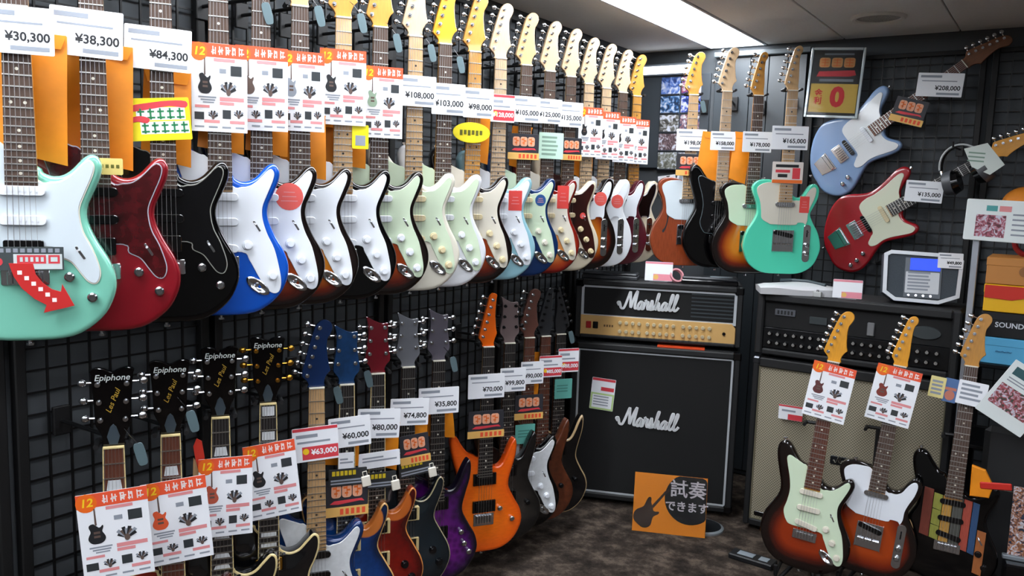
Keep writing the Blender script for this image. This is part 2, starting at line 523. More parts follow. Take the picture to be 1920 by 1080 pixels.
# ================================================================== GUITARS
SHAPE = {
 'strat': dict(pts=[(0,0),(-70,6),(-122,36),(-154,88),(-162,130),(-154,180),(-131,226),(-114,264),(-114,300),(-127,345),(-140,390),(-145,430),(-135,455),(-116,462),(-96,450),(-76,422),(-56,398),(-34,389),(-26,378),(26,348),(34,337),(50,330),(68,332),(84,342),(97,356),(109,369),(121,375),(133,371),(140,354),(137,332),(125,302),(112,270),(112,240),(127,202),(149,162),(161,125),(157,86),(133,42),(80,6)], T=.044, r=.011, scale=.648, bridge=.135, frets=22, bass_pocket=.385),
 'tele': dict(pts=[(0,0),(-80,5),(-134,38),(-159,92),(-162,130),(-150,180),(-123,228),(-111,264),(-118,305),(-134,345),(-136,374),(-115,397),(-78,403),(-45,397),(-30,390),(-26,378),(26,346),(34,336),(50,329),(67,331),(82,345),(95,368),(112,387),(130,384),(141,362),(137,325),(121,287),(111,260),(122,228),(149,180),(162,130),(159,92),(134,38),(80,5)], T=.044, r=.004, scale=.648, bridge=.125, frets=21, bass_pocket=.385),
 'lp': dict(pts=[(0,0),(-75,8),(-130,45),(-163,105),(-160,160),(-136,214),(-114,255),(-112,290),(-127,335),(-138,375),(-131,413),(-102,438),(-62,446),(-34,442),(-26,425),(26,378),(36,364),(56,354),(80,360),(103,383),(121,399),(136,390),(138,360),(128,325),(113,290),(113,255),(136,214),(160,160),(163,105),(130,45),(75,8)], T=.052, r=.004, carve=.012, scale=.628, bridge=.15, frets=22, bass_pocket=.43),
 'prs': dict(pts=[(0,0),(-75,8),(-130,45),(-160,105),(-157,155),(-132,210),(-108,255),(-104,290),(-115,340),(-126,390),(-128,423),(-116,441),(-96,437),(-72,410),(-52,391),(-32,384),(-26,372),(26,342),(34,330),(48,321),(66,321),(83,335),(98,362),(110,388),(122,396),(133,382),(130,350),(116,310),(104,275),(106,250),(130,205),(155,155),(160,105),(130,45),(75,8)], T=.048, r=.005, carve=.011, scale=.635, bridge=.14, frets=24, bass_pocket=.38),
 'super': dict(pts=[(0,0),(-75,6),(-125,40),(-155,100),(-152,150),(-125,205),(-104,250),(-103,295),(-117,345),(-130,395),(-134,435),(-123,457),(-108,450),(-90,420),(-65,390),(-40,376),(-28,368),(28,340),(36,330),(52,326),(68,336),(83,362),(98,398),(112,423),(122,427),(128,405),(124,360),(110,310),(100,270),(102,240),(125,195),(150,150),(156,100),(128,42),(75,6)], T=.042, r=.008, scale=.648, bridge=.135, frets=24, bass_pocket=.37),
 'offset': dict(pts=[(50,0),(-15,10),(-80,48),(-135,105),(-164,165),(-157,215),(-132,262),(-118,300),(-121,345),(-134,395),(-146,440),(-141,474),(-120,488),(-98,478),(-77,445),(-57,412),(-34,398),(-26,386),(26,374),(38,366),(54,362),(72,366),(90,378),(106,390),(122,394),(137,384),(143,358),(134,316),(119,270),(113,232),(129,190),(156,140),(171,92),(160,45),(122,10),(85,-2)], T=.042, r=.011, scale=.610, bridge=.165, frets=22, bass_pocket=.39),
}
for s_ in SHAPE.values():
    s_['nut'] = s_['bridge'] + s_['scale']
    s_['fbend'] = s_['bridge'] + s_['scale'] / 2 ** (s_['frets'] / 12) - .008

MESH = {}
def body_mesh(kind):
    key = 'body_' + kind
    if key in MESH: return MESH[key]
    S = SHAPE[kind]
    out = spline(S['pts'], 4)
    if area(out) < 0: out = out[::-1]
    n = len(out); r = S['r']; Th = S['T']
    pts = list(out)
    seg_a = np.array(out); seg_b = np.roll(seg_a, -1, axis=0)
    def dist(q):
        q = np.array(q)[:, None, :]
        ab = (seg_b - seg_a)[None]
        t_ = np.clip(((q - seg_a[None]) * ab).sum(2) / np.maximum((ab ** 2).sum(2), 1e-12), 0, 1)
        return np.sqrt((((seg_a[None] + ab * t_[..., None]) - q) ** 2).sum(2)).min(1)
    extra = []
    for d in [r * (1 - math.cos(R(a))) for a in (30, 52, 72, 90)] + [r + .006]:
        ring = inset(out, d)
        dd = dist(ring)
        extra += [p for p, x in zip(ring, dd) if x > d * .93]
    g = .0125
    xs = np.arange(-.18, .18, g); zs = np.arange(-.01, .5, g)
    cand = [(x + (g / 2 if j % 2 else 0), z) for j, z in enumerate(zs) for x in xs]
    # even-odd inside test
    A = seg_a; B = seg_b
    cc = np.array(cand)
    inside = np.zeros(len(cc), bool)
    for (ax, az), (bx, bz) in zip(A, B):
        cond = ((az > cc[:, 1]) != (bz > cc[:, 1]))
        xi = (bx - ax) * (cc[:, 1] - az) / ((bz - az) if abs(bz - az) > 1e-12 else 1e-12) + ax
        inside ^= cond & (cc[:, 0] < xi)
    dd = dist(cand)
    extra += [p for p, i_, d in zip(cand, inside, dd) if i_ and d > r + .012]
    allp = [Vector(p) for p in pts + extra]
    V, E, Fc, ov, oe, of_ = delaunay_2d_cdt(allp, [], [list(range(n))], 1, 1e-6)
    V = [(v.x, v.y) for v in V]
    D = dist(V)
    carve = S.get('carve', 0)
    def lift(d):
        y = 0.0
        if d < r: y = r - math.sqrt(max(0, r * r - (r - d) ** 2))
        if carve:
            u = min(1, max(0, d / .055)); y -= carve * (u * u * (3 - 2 * u)) - carve
        return y
    idx = {}
    verts = []; rim = []
    yf = [lift(d) for d in D]
    for (x, z), y, d in zip(V, yf, D): verts.append((x, y, z)); rim.append(min(1, d / .1))
    nb = len(V)
    def liftb(d):
        return r - math.sqrt(max(0, r * r - (r - d) ** 2)) if d < r else 0
    for (x, z), d in zip(V, D): verts.append((x, Th - liftb(d), z)); rim.append(min(1, d / .1) * .5)
    faces = []
    for f in Fc:
        a2 = area([V[i] for i in f])
        f = list(f) if a2 > 0 else list(f)[::-1]
        faces.append(f); faces.append([i + nb for i in f[::-1]])
    bmap = {}
    for i, ol in enumerate(ov):
        for k in ol:
            if k < n: bmap[k] = i
    for k in range(n):
        a, c = bmap.get(k), bmap.get((k + 1) % n)
        if a is None or c is None or a == c: continue
        faces.append([c, a, a + nb, c + nb])
    me = bpy.data.meshes.new(key)
    me.from_pydata(verts, [], faces)
    me.materials.append(None)
    at_ = me.attributes.new('rim', 'FLOAT', 'POINT')
    at_.data.foreach_set('value', rim)
    me.polygons.foreach_set('use_smooth', [True] * len(faces))
    try: me.set_sharp_from_angle(angle=R(50))
    except Exception: pass
    me.update()
    MESH[key] = me
    return me

PG = {
 'strat': [(-27,384),(-45,392),(-72,404),(-94,412),(-104,402),(-98,375),(-84,330),(-76,285),(-80,240),(-86,205),(-72,170),(-48,158),(48,158),(66,138),(84,104),(104,70),(122,55),(137,60),(142,82),(138,115),(126,165),(108,205),(98,240),(98,270),(110,302),(122,332),(126,352),(119,362),(109,357),(97,344),(84,331),(68,320),(50,317),(27,320)],
 'hss': [(-27,384),(-45,392),(-72,404),(-94,412),(-104,402),(-98,375),(-84,330),(-76,285),(-80,240),(-80,205),(-60,190),(48,190),(60,172),(82,160),(98,138),(112,120),(125,117),(132,132),(130,152),(118,188),(104,218),(98,245),(98,270),(110,302),(122,332),(126,352),(119,362),(109,357),(97,344),(84,331),(68,320),(50,317),(27,320)],
 'tele': [(-27,384),(-60,390),(-95,385),(-118,368),(-118,345),(-104,308),(-97,268),(-92,235),(-62,216),(-46,212),(46,212),(60,222),(84,222),(92,214),(99,232),(100,262),(108,290),(122,325),(128,358),(122,374),(108,370),(94,352),(82,330),(66,318),(48,317),(27,322)],
 'offset': [(-27,390),(-55,402),(-85,430),(-108,455),(-122,448),(-118,410),(-105,360),(-98,310),(-100,270),(-90,235),(-60,222),(40,222),(60,205),(80,180),(98,182),(105,205),(101,240),(106,275),(120,318),(131,356),(124,378),(108,376),(90,364),(72,353),(50,349),(27,354)],
}
def pg_mesh(kind):
    key = 'pg_' + kind
    if key not in MESH:
        b = MB(); p = spline(PG[kind], 4)
        b.plate(p, -.0030, .0005, .0009)
        MESH[key] = b.mesh('pickguard')
    return MESH[key]
def pg_edge_mesh(kind):
    key = 'pge_' + kind
    if key not in MESH:
        b = MB(); p = spline(PG[kind], 4)
        q = inset(p, -.0022)
        b.plate(q, -.0018, .0005, .0004)
        MESH[key] = b.mesh('pickguard_edge')
    return MESH[key]

HEAD = {
 'strat': ([(-21,0),(-21.5,10),(-26,20),(-37,31),(-40,40),(-33,70),(-24,105),(-14,140),(-5,168),(2,180),(14,190),(29,191),(41,182),(44,167),(38,151),(31,138),(29,118),(31,88),(35,62),(39,48),(32,40),(25,28),(21.5,14),(21,0)], 'in'),
 'tele': ([(-21,0),(-22,12),(-28,24),(-33,32),(-29,60),(-20,100),(-10,140),(-2,170),(8,183),(21,186),(31,177),(31,162),(24,150),(21,130),(21,95),(23,55),(22,20),(21,0)], 'in'),
 'ibz': ([(-21,0),(-22,10),(-29,24),(-35,34),(-30,60),(-20,100),(-8,145),(2,182),(16,196),(30,190),(28,175),(26,150),(25,120),(27,90),(30,62),(33,48),(26,30),(21.5,12),(21,0)], 'in'),
 'rev': ([(21,0),(22,10),(30,26),(40,34),(32,70),(18,115),(2,160),(-12,200),(-20,188),(-22,160),(-20,125),(-22,90),(-26,60),(-24,30),(-21.5,12),(-21,0)], 'rev'),
 'lp': ([(-21,0),(-21.5,14),(-25,30),(-33,46),(-36,60),(-38,110),(-42,160),(-44,172),(-32,178),(-16,175),(0,168),(16,175),(32,178),(44,172),(42,160),(38,110),(36,60),(33,46),(25,30),(21.5,14),(21,0)], '33'),
 'prs': ([(-21,0),(-21.5,12),(-26,24),(-38,40),(-37,60),(-30,110),(-30,150),(-36,176),(-20,168),(0,158),(14,154),(28,156),(32,150),(30,110),(37,60),(38,40),(26,24),(21.5,12),(21,0)], '33'),
}
def tuner_mesh():
    if 'tuner' not in MESH:
        b = MB()
        b.cyl((0, .016, 0), (0, -.004, 0), .0062, .0058, 12)          # bushing + post
        b.cyl((0, -.006, 0), (0, -.013, 0), .0033, .0036, 10)
        b.box(-.010, .010, .0165, .024, -.007, .007)                    # gear box
        b.cyl((-.008, .020, 0), (-.024, .020, 0), .0026, .0026, 8)
        b.ball((-.032, .020, 0), .0100, .0055, .0085, 10, 6)            # button
        MESH['tuner'] = b.mesh('tuner', True)
    return MESH['tuner']

def simple(key, fn, smooth=False):
    if key not in MESH:
        b = MB(); fn(b); MESH[key] = b.mesh(key.split('#')[0], smooth)
    return MESH[key]

def neck_meshes(kind):
    S = SHAPE[kind]; nut, end = S['nut'], S['fbend']
    def hw(z): return .021 + (.028 - .021) * (nut - z) / (nut - end)
    def neck(b):
        zs = [end - .005, S['bass_pocket'] - .03, S['bass_pocket'] + .02, nut - .03, nut]
        rings = []
        for i, z in enumerate(zs):
            w = hw(z); dep = .024 if i < 2 else (.0155 - .001 * (i - 2))
            y1 = min(dep, .020)
            rings.append([(-w, -.0055, z), (-w, .001, z), (-w * .86, y1 * .62, z), (-w * .5, y1 * .93, z), (0, y1, z), (w * .5, y1 * .93, z), (w * .86, y1 * .62, z), (w, .001, z), (w, -.0055, z)])
        P = [p for r_ in rings for p in r_]; n = 9; F = []
        for j in range(len(zs) - 1):
            for k in range(n):
                F.append((j * n + k, (j + 1) * n + k, (j + 1) * n + (k + 1) % n, j * n + (k + 1) % n))
        F.append(tuple(range(n))); F.append(tuple(range((len(zs) - 1) * n, len(zs) * n))[::-1])
        b.add(P, F)
    def board(b):
        y0, y1 = -.0105, -.0055
        zs = [end, nut]
        P = []
        for z in zs:
            w = hw(z)
            P += [(-w, y1, z), (-w, y0 + .0012, z), (-w * .5, y0 + .0003, z), (0, y0, z), (w * .5, y0 + .0003, z), (w, y0 + .0012, z), (w, y1, z)]
        F = [(k + 1, k, 7 + k, 8 + k) for k in range(6)] + [tuple(range(7)), tuple(range(7, 14))[::-1]]
        b.add(P, F)
    def frets(b):
        for n_ in range(1, S['frets'] + 1):
            z = S['bridge'] + S['scale'] / 2 ** (n_ / 12); w = hw(z)
            b.box(-w, w, -.0118, -.0085, z - .0012, z + .0012)
    def nutm(b): b.cbox(-.0212, .0212, -.0130, -.003, nut - .001, nut + .0035, .0006)
    def dots(b):
        for n_ in (3, 5, 7, 9, 12, 15, 17, 19, 21):
            if n_ > S['frets']: continue
            za = S['bridge'] + S['scale'] / 2 ** (n_ / 12); zb = S['bridge'] + S['scale'] / 2 ** ((n_ - 1) / 12)
            for x in ((-.012, .012) if n_ == 12 else (0,)):
                b.cyl((x, -.0104, (za + zb) / 2), (x, -.01085, (za + zb) / 2), .0032, .0032, 10)
    def bind(b):
        for s_ in (-1, 1):
            P = []
            for z in (end, nut):
                w = hw(z)
                P += [(s_ * (w - .0016), -.0106, z), (s_ * (w + .0008), -.0100, z), (s_ * (w + .0008), -.0050, z), (s_ * (w - .0016), -.0050, z)]
            b.add(P, [(0, 1, 5, 4), (1, 2, 6, 5), (2, 3, 7, 6), (3, 0, 4, 7), (0, 3, 2, 1), (4, 5, 6, 7)])
    return {k: simple(f'{k}#{kind}', f, k == 'neck') for k, f in (('neck', neck), ('fretboard', board), ('frets', frets), ('nut', nutm), ('inlays', dots), ('binding', bind))}

def strings_mesh(kind):
    S = SHAPE[kind]
    def f(b):
        for i in range(6):
            xb = -.026 + .0104 * i; xn = -.0175 + .007 * i
            r_ = .0008 - .00008 * i
            b.cyl((xb, -.0155, S['bridge']), (xn, -.0135, S['nut']), r_, r_, 4, caps=False)
    return simple('strings#' + kind, f)

def single_coil(b):
    b.plate(rrect(0, 0, .082, .019, .0085), -.0085, 0, .0012)
    for i in range(6): b.cyl((-.026 + .0104 * i, -.0085, 0), (-.026 + .0104 * i, -.0096, 0), .0024, .0024, 8)
def humbucker(b):
    b.plate(rrect(0, 0, .070, .037, .004), -.0095, 0, .0012)
    for z in (-.009, .009):
        for i in range(6): b.cyl((-.026 + .0104 * i, -.0095, z), (-.026 + .0104 * i, -.0104, z), .0023, .0023, 8)
def hring(b):
    for (x0, x1, z0, z1) in ((-.045, -.036, -.0225, .0225), (.036, .045, -.0225, .0225), (-.036, .036, .0195, .0225), (-.036, .036, -.0225, -.0195)):
        b.cbox(x0, x1, -.0075, .010, z0, z1, .0012)
def skirt_knob(b):
    b.cyl((0, 0, 0), (0, -.004, 0), .0125, .0115, 18); b.cyl((0, -.004, 0), (0, -.013, 0), .0092, .0082, 18)
def metal_knob(b):
    b.cyl((0, 0, 0), (0, -.012, 0), .0095, .0095, 16, caps=False); b.cyl((0, -.012, 0), (0, -.0145, 0), .0095, .0065, 16)
def tophat(b):
    b.cyl((0, 0, 0), (0, -.005, 0), .0135, .012, 18); b.cyl((0, -.005, 0), (0, -.012, 0), .0095, .009, 18)
def blade(b):
    b.plate(rrect(0, 0, .005, .030, .002), -.0006, .0005, .0002); b.cyl((0, 0, .004), (0, -.016, .007), .0017, .0022, 8)
def trem(b):
    b.plate(rrect(0, 0, .084, .034, .003), -.004, 0, .0008)
    for i in range(6): b.cbox(-.026 + .0104 * i - .0046, -.026 + .0104 * i + .0046, -.011, -.004, -.014, .010, .001)
def hardtail(b):
    b.plate(rrect(0, 0, .080, .046, .003), -.004, 0, .0008)
    for i in range(6): b.cbox(-.026 + .0104 * i - .0046, -.026 + .0104 * i + .0046, -.012, -.004, -.012, .018, .001)
def telebridge(b):
    b.plate(rrect(0, 0, .086, .092, .003), -.003, 0, .0008)
    for i in range(3): b.cyl((-.0365 + .0255 * i, -.0085, -.012), (-.0145 + .0255 * i, -.0085, -.012), .0036, .0036, 8)
    for s_ in (-1, 1): b.box(s_ * .043 - .001, s_ * .043 + .001, -.011, 0, -.046, .046)
def tunomatic(b):
    b.cbox(-.041, .041, -.016, -.006, -.006, .006, .002)
    for s_ in (-1, 1): b.cyl((s_ * .036, -.007, 0), (s_ * .036, .008, 0), .005, .005, 10)
def stoptail(b):
    b.cbox(-.044, .044, -.018, -.006, -.009, .009, .004)
    for s_ in (-1, 1): b.cyl((s_ * .042, -.014, 0), (s_ * .042, .010, 0), .007, .007, 12)
def jackplate(b):
    n = 28
    prof = [(1.0, .003), (1.0, -.0015), (.93, -.0040), (.80, -.0050), (.62, -.0040), (.40, -.0010), (.18, .0006)]
    P = [(x, y, z) for k, y in prof for x, z in ellipse(0, 0, .034 * k, .0155 * k, n)]
    F = [(j * n + i, (j + 1) * n + i, (j + 1) * n + (i + 1) % n, j * n + (i + 1) % n) for j in range(len(prof) - 1) for i in range(n)]
    F = [f[::-1] for f in F] + [tuple(range((len(prof) - 1) * n, len(prof) * n))]
    b.add(P, F)
    b.cyl((-.003, .0006, 0), (-.003, -.0030, 0), .0050, .0042, 12)
def ctrlplate(b):
    b.plate(rrect(0, 0, .030, .160, .014, 6), -.0022, .0005, .0006)
def strapbtn(b):
    b.cyl((0, 0, 0), (0, 0, .006), .0040, .0040, 10); b.cyl((0, 0, .006), (0, 0, .011), .0075, .0075, 12)
def vibrato(b):
    b.plate([(-.034, -.035), (.034, -.035), (.046, .035), (-.046, .035)], -.003, 0, .001)
    b.cbox(-.040, .040, -.012, -.003, .012, .030, .002)

GUITARS = {}
def guitar(key, kind, M, label, body, pg=None, pgm=None, pge=None, neckm=MAPLE, board=ROSE, head='strat', headm=None, hw=CHROME,
           pick=None, knobs=WHITEP, nutm=PARCH, inlay='dot', group=None, boardbind=False, sticker=None, headlogo=True, knobset=None, rings=None, tunerm=None, extras=()):
    S = SHAPE[kind]
    g = thing('electric_guitar', label, 'guitar', M, group)
    GUITARS[key] = (g, M, S)
    obj('body', body_mesh(kind), body, g)
    yf = 0.0
    # pickguard
    base = g
    if pg:
        p = obj('pickguard', pg_mesh(pg), pgm, g)
        base = p
        if pge: obj('pickguard_edge', pg_edge_mesh(pg), pge, p)
        yf = -.003
    nm = neck_meshes(kind)
    n = obj('neck', nm['neck'], neckm, g)
    obj('fretboard', nm['fretboard'], board, n)
    tag(obj('frets', nm['frets'], STEEL, n), kind='stuff')
    obj('nut', nm['nut'], nutm, n)
    if boardbind: obj('binding', nm['binding'], IVORY, n)
    if inlay == 'dot':
        tag(obj('inlays', nm['inlays'], INK if board in (MAPLE, MAPLEPALE, AMBER) else PARCH, n), kind='stuff')
    elif inlay in ('trap', 'block'):
        for f in (([1] if inlay == 'block' else []) + [3, 5, 7, 9, 12, 15, 17, 19, 21]):
            za = S['bridge'] + S['scale'] / 2 ** (f / 12); zb = S['bridge'] + S['scale'] / 2 ** ((f - 1) / 12)
            h = (zb - za) * .36; w = .015 + .0003 * f
            k = f'inlay#{kind}{inlay}{f}'
            def mk(b):
                c = (za + zb) / 2
                w1 = w if inlay == 'block' else w * .78
                b.plate([(-w, c - h), (w, c - h), (w1, c + h), (-w1, c + h)], -.0108, -.0100, .0001)
            obj('inlay', simple(k, mk), PEARL, n)
    # headstock
    outl, lay = HEAD[head]
    nz = S['nut']
    def mkhead(b):
        p = [(x, z + nz) for x, z in spline(outl[:-1] + [outl[-1]], 3)]
        b.plate(p, -.0005, .0135, .0012)
    h = obj('headstock', simple(f'headstock#{head}{nz:.3f}', mkhead), headm or neckm, g)
    tm = tunerm or hw
    if lay == 'in' or lay == 'rev':
        sgn = 1 if lay == 'in' else -1
        a, c = {'strat': ((-36, 36), (-2, 170)), 'tele': ((-30, 36), (0, 168)), 'ibz': ((-32, 38), (2, 172)), 'rev': ((36, 40), (-8, 182))}[head]
        for i in range(6):
            u = i / 5
            x = (a[0] + (c[0] - a[0]) * u + sgn * 11) * .001; z = nz + (a[1] + (c[1] - a[1]) * u) * .001
            obj('tuner', tuner_mesh(), tm, h, T(x, 0, z) @ (Matrix.Identity(4) if sgn > 0 else RY(180)) @ RY(14 * sgn))
    else:
        for i in range(3):
            for sgn in (-1, 1):
                x = sgn * (.025 + .002 * (i if head == 'lp' else -i)); z = nz + .062 + i * .040
                obj('tuner', tuner_mesh(), tm, h, T(x, 0, z) @ (Matrix.Identity(4) if sgn < 0 else RY(180)))
        if head == 'lp':
            def trc(b): b.plate([(-.008, nz + .006), (.008, nz + .006), (.013, nz + .024), (.006, nz + .046), (0, nz + .052), (-.006, nz + .046), (-.013, nz + .024)], -.0022, -.0003, .0004)
            obj('truss_rod_cover', simple('truss_rod_cover#', trc), mat('truss cover slate', '#38424a', .3), h)
            obj('brand_lettering', text_mesh('Epiphone', .019, 'CENTER', .0002, .2), mat('pearl lettering', '#c9d0cc', .4), h, T(0, -.0009, nz + .156))
            obj('model_lettering', text_mesh('Les Paul', .017, 'CENTER', .0001, .3), mat('gold lettering', '#a8862c', .4), h, T(.001, -.0009, nz + .104) @ RY(-68))
    tag(obj('strings', strings_mesh(kind), STRINGM, g), kind='stuff')
    # electronics
    P = pick or ()
    for (pk, z, rot, pm) in P:
        par = base if kind not in ('lp', 'prs') else g
        carve = 0.0
        o = obj('pickup', simple(pk + '#p', single_coil if pk == 'single' else humbucker), pm, par, T(0, yf + carve, z) @ RY(rot))
        if pk == 'hum' and rings: obj('pickup_ring', simple('hring#', hring), rings, o)
    kset = knobset or {'strat': [('skirt', 70, 175), ('skirt', 98, 132), ('skirt', 121, 84)], 'hss': [('metal', 78, 130), ('metal', 118, 88)],
                       'tele': [('metal', 102, 128), ('metal', 102, 92)], None: []}.get(pg, [])
    for (kk, x, z) in kset:
        on_body = kk in ('metal',) and pg in ('hss', None)
        fn = {'skirt': skirt_knob, 'metal': metal_knob, 'hat': tophat}[kk]
        yy = 0 if (on_body or pg is None) else (-.003 if pg != 'tele' else -.002)
        obj('knob', simple(kk + '_knob#', fn, True), knobs if kk != 'metal' else tm, g if yy == 0 or pg == 'tele' else base, T(x * .001, yy, z * .001))
    if kind == 'strat' or pg == 'hss':
        obj('bridge', simple('trem#', trem), hw, g, T(0, 0, S['bridge'] - .004))
        obj('switch', simple('blade#', blade, True), hw if pg != 'strat' else CHROME, base, T(.084 if pg == 'strat' else .098, -.003, .222 if pg == 'strat' else .178) @ RY(-32))
        if pg == 'strat': obj('jack_plate', simple('jackplate#', jackplate, True), hw, g, T(.086, .0, .074) @ RY(38))
    elif kind == 'tele':
        obj('bridge', simple('telebridge#', telebridge), hw, g, T(0, 0, S['bridge'] + .018))
        o = obj('control_plate', simple('ctrlplate#', ctrlplate), hw, g, T(.102, 0, .135))
        obj('switch', simple('blade#', blade, True), BLACKMETAL, o, T(0, -.002, .042))
    elif kind == 'offset':
        obj('bridge', simple('hardtail#', hardtail), hw, g, T(0, 0, S['bridge'] - .006))
        obj('tailpiece', simple('vibrato#', vibrato), hw, g, T(0, 0, .075))
    elif kind == 'super':
        obj('bridge', simple('hardtail#', hardtail), hw, g, T(0, 0, S['bridge'] - .006))
    elif kind == 'lp':
        obj('bridge', simple('tunomatic#', tunomatic), hw, g, T(0, 0, S['bridge']))
        obj('tailpiece', simple('stoptail#', stoptail), hw, g, T(0, 0, S['bridge'] - .045))
    elif kind == 'prs':
        obj('bridge', simple('trem#', trem), hw, g, T(0, -.002, S['bridge'] - .004))
    obj('strap_button', simple('strapbtn#', strapbtn), hw, g, T(0, S['T'] / 2, 0) @ RX(180))
    hx, hz = {'strat': (-.123, .461), 'tele': (-.09, .401), 'lp': (-.062, .446), 'prs': (-.115, .441), 'super': (-.122, .457), 'offset': (-.120, .488)}[kind]
    obj('strap_button', simple('strapbtn#', strapbtn), hw, g, T(hx, S['T'] / 2, hz - .002) @ RY(-12))
    if sticker:
        shp, x, z, w, hh, sm = sticker
        def mk(b):
            if shp == 'round': b.plate(ellipse(0, 0, w / 2, w / 2, 24), -.0006, 0, .0001)
            else: b.plate(rrect(0, 0, w, hh, .002), -.0006, 0, .0001)
        st = obj('sticker', simple(f'sticker#{shp}{w}{hh}', mk), sm, base, T(x, yf, z))
        def ln(b):
            for k in range(3): b.rect(-w * (.30 - .05 * k), -hh * .16 + k * hh * .16 - .001, w * (.30 - .05 * k), -hh * .16 + k * hh * .16 + .0012, -.0008)
        obj('sticker_print', simple(f'sticker_print#{w}{hh}', ln), PALERED if sm is not None else PAPER, st)
    return g

def hang(x, y, z, rz, rx=0, ry=0):
    return T(x, y, z) @ RZ(rz) @ RX(rx) @ RY(ry)

# ---- body finishes
SB3 = burst('three tone sunburst', [(.0, '#0b0706'), (.22, '#150806'), (.42, '#6a1d08'), (.62, '#a9500f'), (.9, '#c97a1e')])
SBDARK = burst('dark red sunburst', [(.0, '#0a0605'), (.20, '#120605'), (.42, '#5a1608'), (.72, '#93380e')])
SBORANGE = burst('cherry orange sunburst', [(.0, '#5a0f0c'), (.12, '#7c1710'), (.35, '#b4451a'), (.7, '#d98b48')])
MINT = paint('mint', '#78bfa8'); SEAFOAM = paint('sea green', '#4fcfac', .08)
REDMET = paint('red metallic', '#8a0c1c', .3, .25); BLACKL = paint('black', '#030304', .05, 0, .2)
BLUE = paint('electric blue', '#0a55c4', .25, .15); CREAM = paint('cream white', '#ddd8c8'); WHITEL = paint('white', '#e2e4e8')
SKY = paint('pale sky blue', '#8fbdca'); NAVY = paint('navy', '#0c2c5c', .25, .2)
VINT = paint('vintage cream', '#d8cdb4'); WINE = paint('wine', '#4a1420')
BROWNN = grained('natural red brown', '#8a3c1c', .25, 26, .25, (8, 8, 1), coat=.7)

# ---- upper row on the left wall
UY = [.823, .973, 1.130, 1.280, 1.404, 1.530, 1.686, 1.834, 1.990, 2.136, 2.296, 2.449, 2.617, 2.785, 2.947, 3.099, 3.258, 3.419, 3.564]
XN = .30; ROT = 55.5; UZ = 1.125
sc3 = lambda m: (('single', .172, 10, m), ('single', .232, 0, m), ('single', .292, 0, m))
hss = lambda m: (('hum', .185, 0, BLACKP), ('single', .242, 0, m), ('single', .300, 0, m))
tl = (('single', .172, 12, BLACKP), ('single', .298, 0, CHROME))
RS = mat('coral sticker', '#dd5a52', .5); RSQ = mat('red sticker', '#d8443e', .5); BS = mat('blue sticker', '#25508c', .5)
GU = 'guitars hung in the upper row on the left wall'
U = lambda k, dz=0: hang(XN, UY[k], UZ + dz, ROT)
guitar('u0', 'strat', U(0), 'turquoise green electric guitar with pale pickguard and a red arrow sticker', MINT, 'hss', mat('pale blue grey plastic', '#ced8de', .3, 0, .3), PARCH, MAPLE, ROSE, pick=hss(WHITEP), knobs=CHROME, group=GU)
guitar('u1', 'strat', U(1), 'metallic red electric guitar with dark red tortoise pickguard edged in white', REDMET, 'hss', REDTORT, mat('grey edge', '#a9a9b4', .4), MAPLE, ROSE, pick=hss(BLACKP), group=GU)
guitar('u2', 'strat', U(2), 'black electric guitar with black pickguard, between the metallic red and the bright blue one', BLACKL, 'hss', BLACKP, mat('dim cream edge', '#8f9088', .4), MAPLE, ROSE, pick=hss(BLACKP), group=GU)
guitar('u3', 'strat', U(3), 'bright electric blue guitar with white pickguard', BLUE, 'strat', WHITEP, None, MAPLE, ROSE, pick=sc3(WHITEP), group=GU, knobset=[('skirt', 62, 175), ('skirt', 121, 100)])
guitar('u4', 'strat', U(4), 'sunburst guitar with a round coral sticker on its white pickguard, right of the blue one', SBDARK, 'strat', WHITEP, None, MAPLE, ROSE, pick=sc3(WHITEP), group=GU, sticker=('round', .068, .295, .070, .070, RS))
guitar('u5', 'strat', U(5), 'sunburst guitar with plain white pickguard and no sticker', SB3, 'strat', WHITEP, None, MAPLE, ROSE, pick=sc3(WHITEP), group=GU)
guitar('u6', 'strat', U(6), 'black guitar with white pickguard and amber maple neck', BLACKL, 'strat', WHITEP, None, AMBER, MAPLE, pick=sc3(WHITEP), group=GU)
guitar('u7', 'strat', U(7), 'sunburst guitar with mint pickguard on the upper wall row', SBDARK, 'strat', MINTP, None, AMBER, ROSE, pick=sc3(WHITEP), group=GU)
guitar('u8', 'strat', U(8), 'cream guitar with mint pickguard and aged yellow knobs', CREAM, 'strat', MINTP, None, MAPLEPALE, MAPLE, pick=sc3(CREAMP), knobs=CREAMP, group=GU)
guitar('u9', 'strat', U(9), 'white guitar with mint pickguard, white knobs and yellow headstock', WHITEL, 'strat', MINTP, None, YELLOWM, ROSE, pick=sc3(WHITEP), group=GU)
guitar('u10', 'strat', U(10), 'dark sunburst guitar with parchment pickguard and amber neck behind a yellow oval card', SBDARK, 'strat', PARCH, None, AMBER, AMBER, pick=sc3(CREAMP), knobs=CREAMP, group=GU)
guitar('u11', 'strat', U(11), 'pale sky blue guitar with white pickguard and red rectangular sticker', SKY, 'strat', WHITEP, None, MAPLEPALE, MAPLEPALE, pick=sc3(WHITEP), group=GU, sticker=('rect', .072, .290, .052, .072, RSQ))
guitar('u12', 'strat', U(12), 'navy blue guitar with mint pickguard and round blue sticker', NAVY, 'strat', MINTP, None, MAPLE, ROSE, pick=sc3(CREAMP), knobs=PARCH, group=GU, sticker=('round', .075, .292, .044, .044, BS))
guitar('u13', 'strat', U(13), 'orange red burst guitar with off-white pickguard and a red rectangular sticker', SBORANGE, 'strat', PARCH, None, MAPLEPALE, ROSE, pick=sc3(CREAMP), knobs=CREAMP, group=GU, sticker=('rect', .075, .305, .050, .090, RSQ))
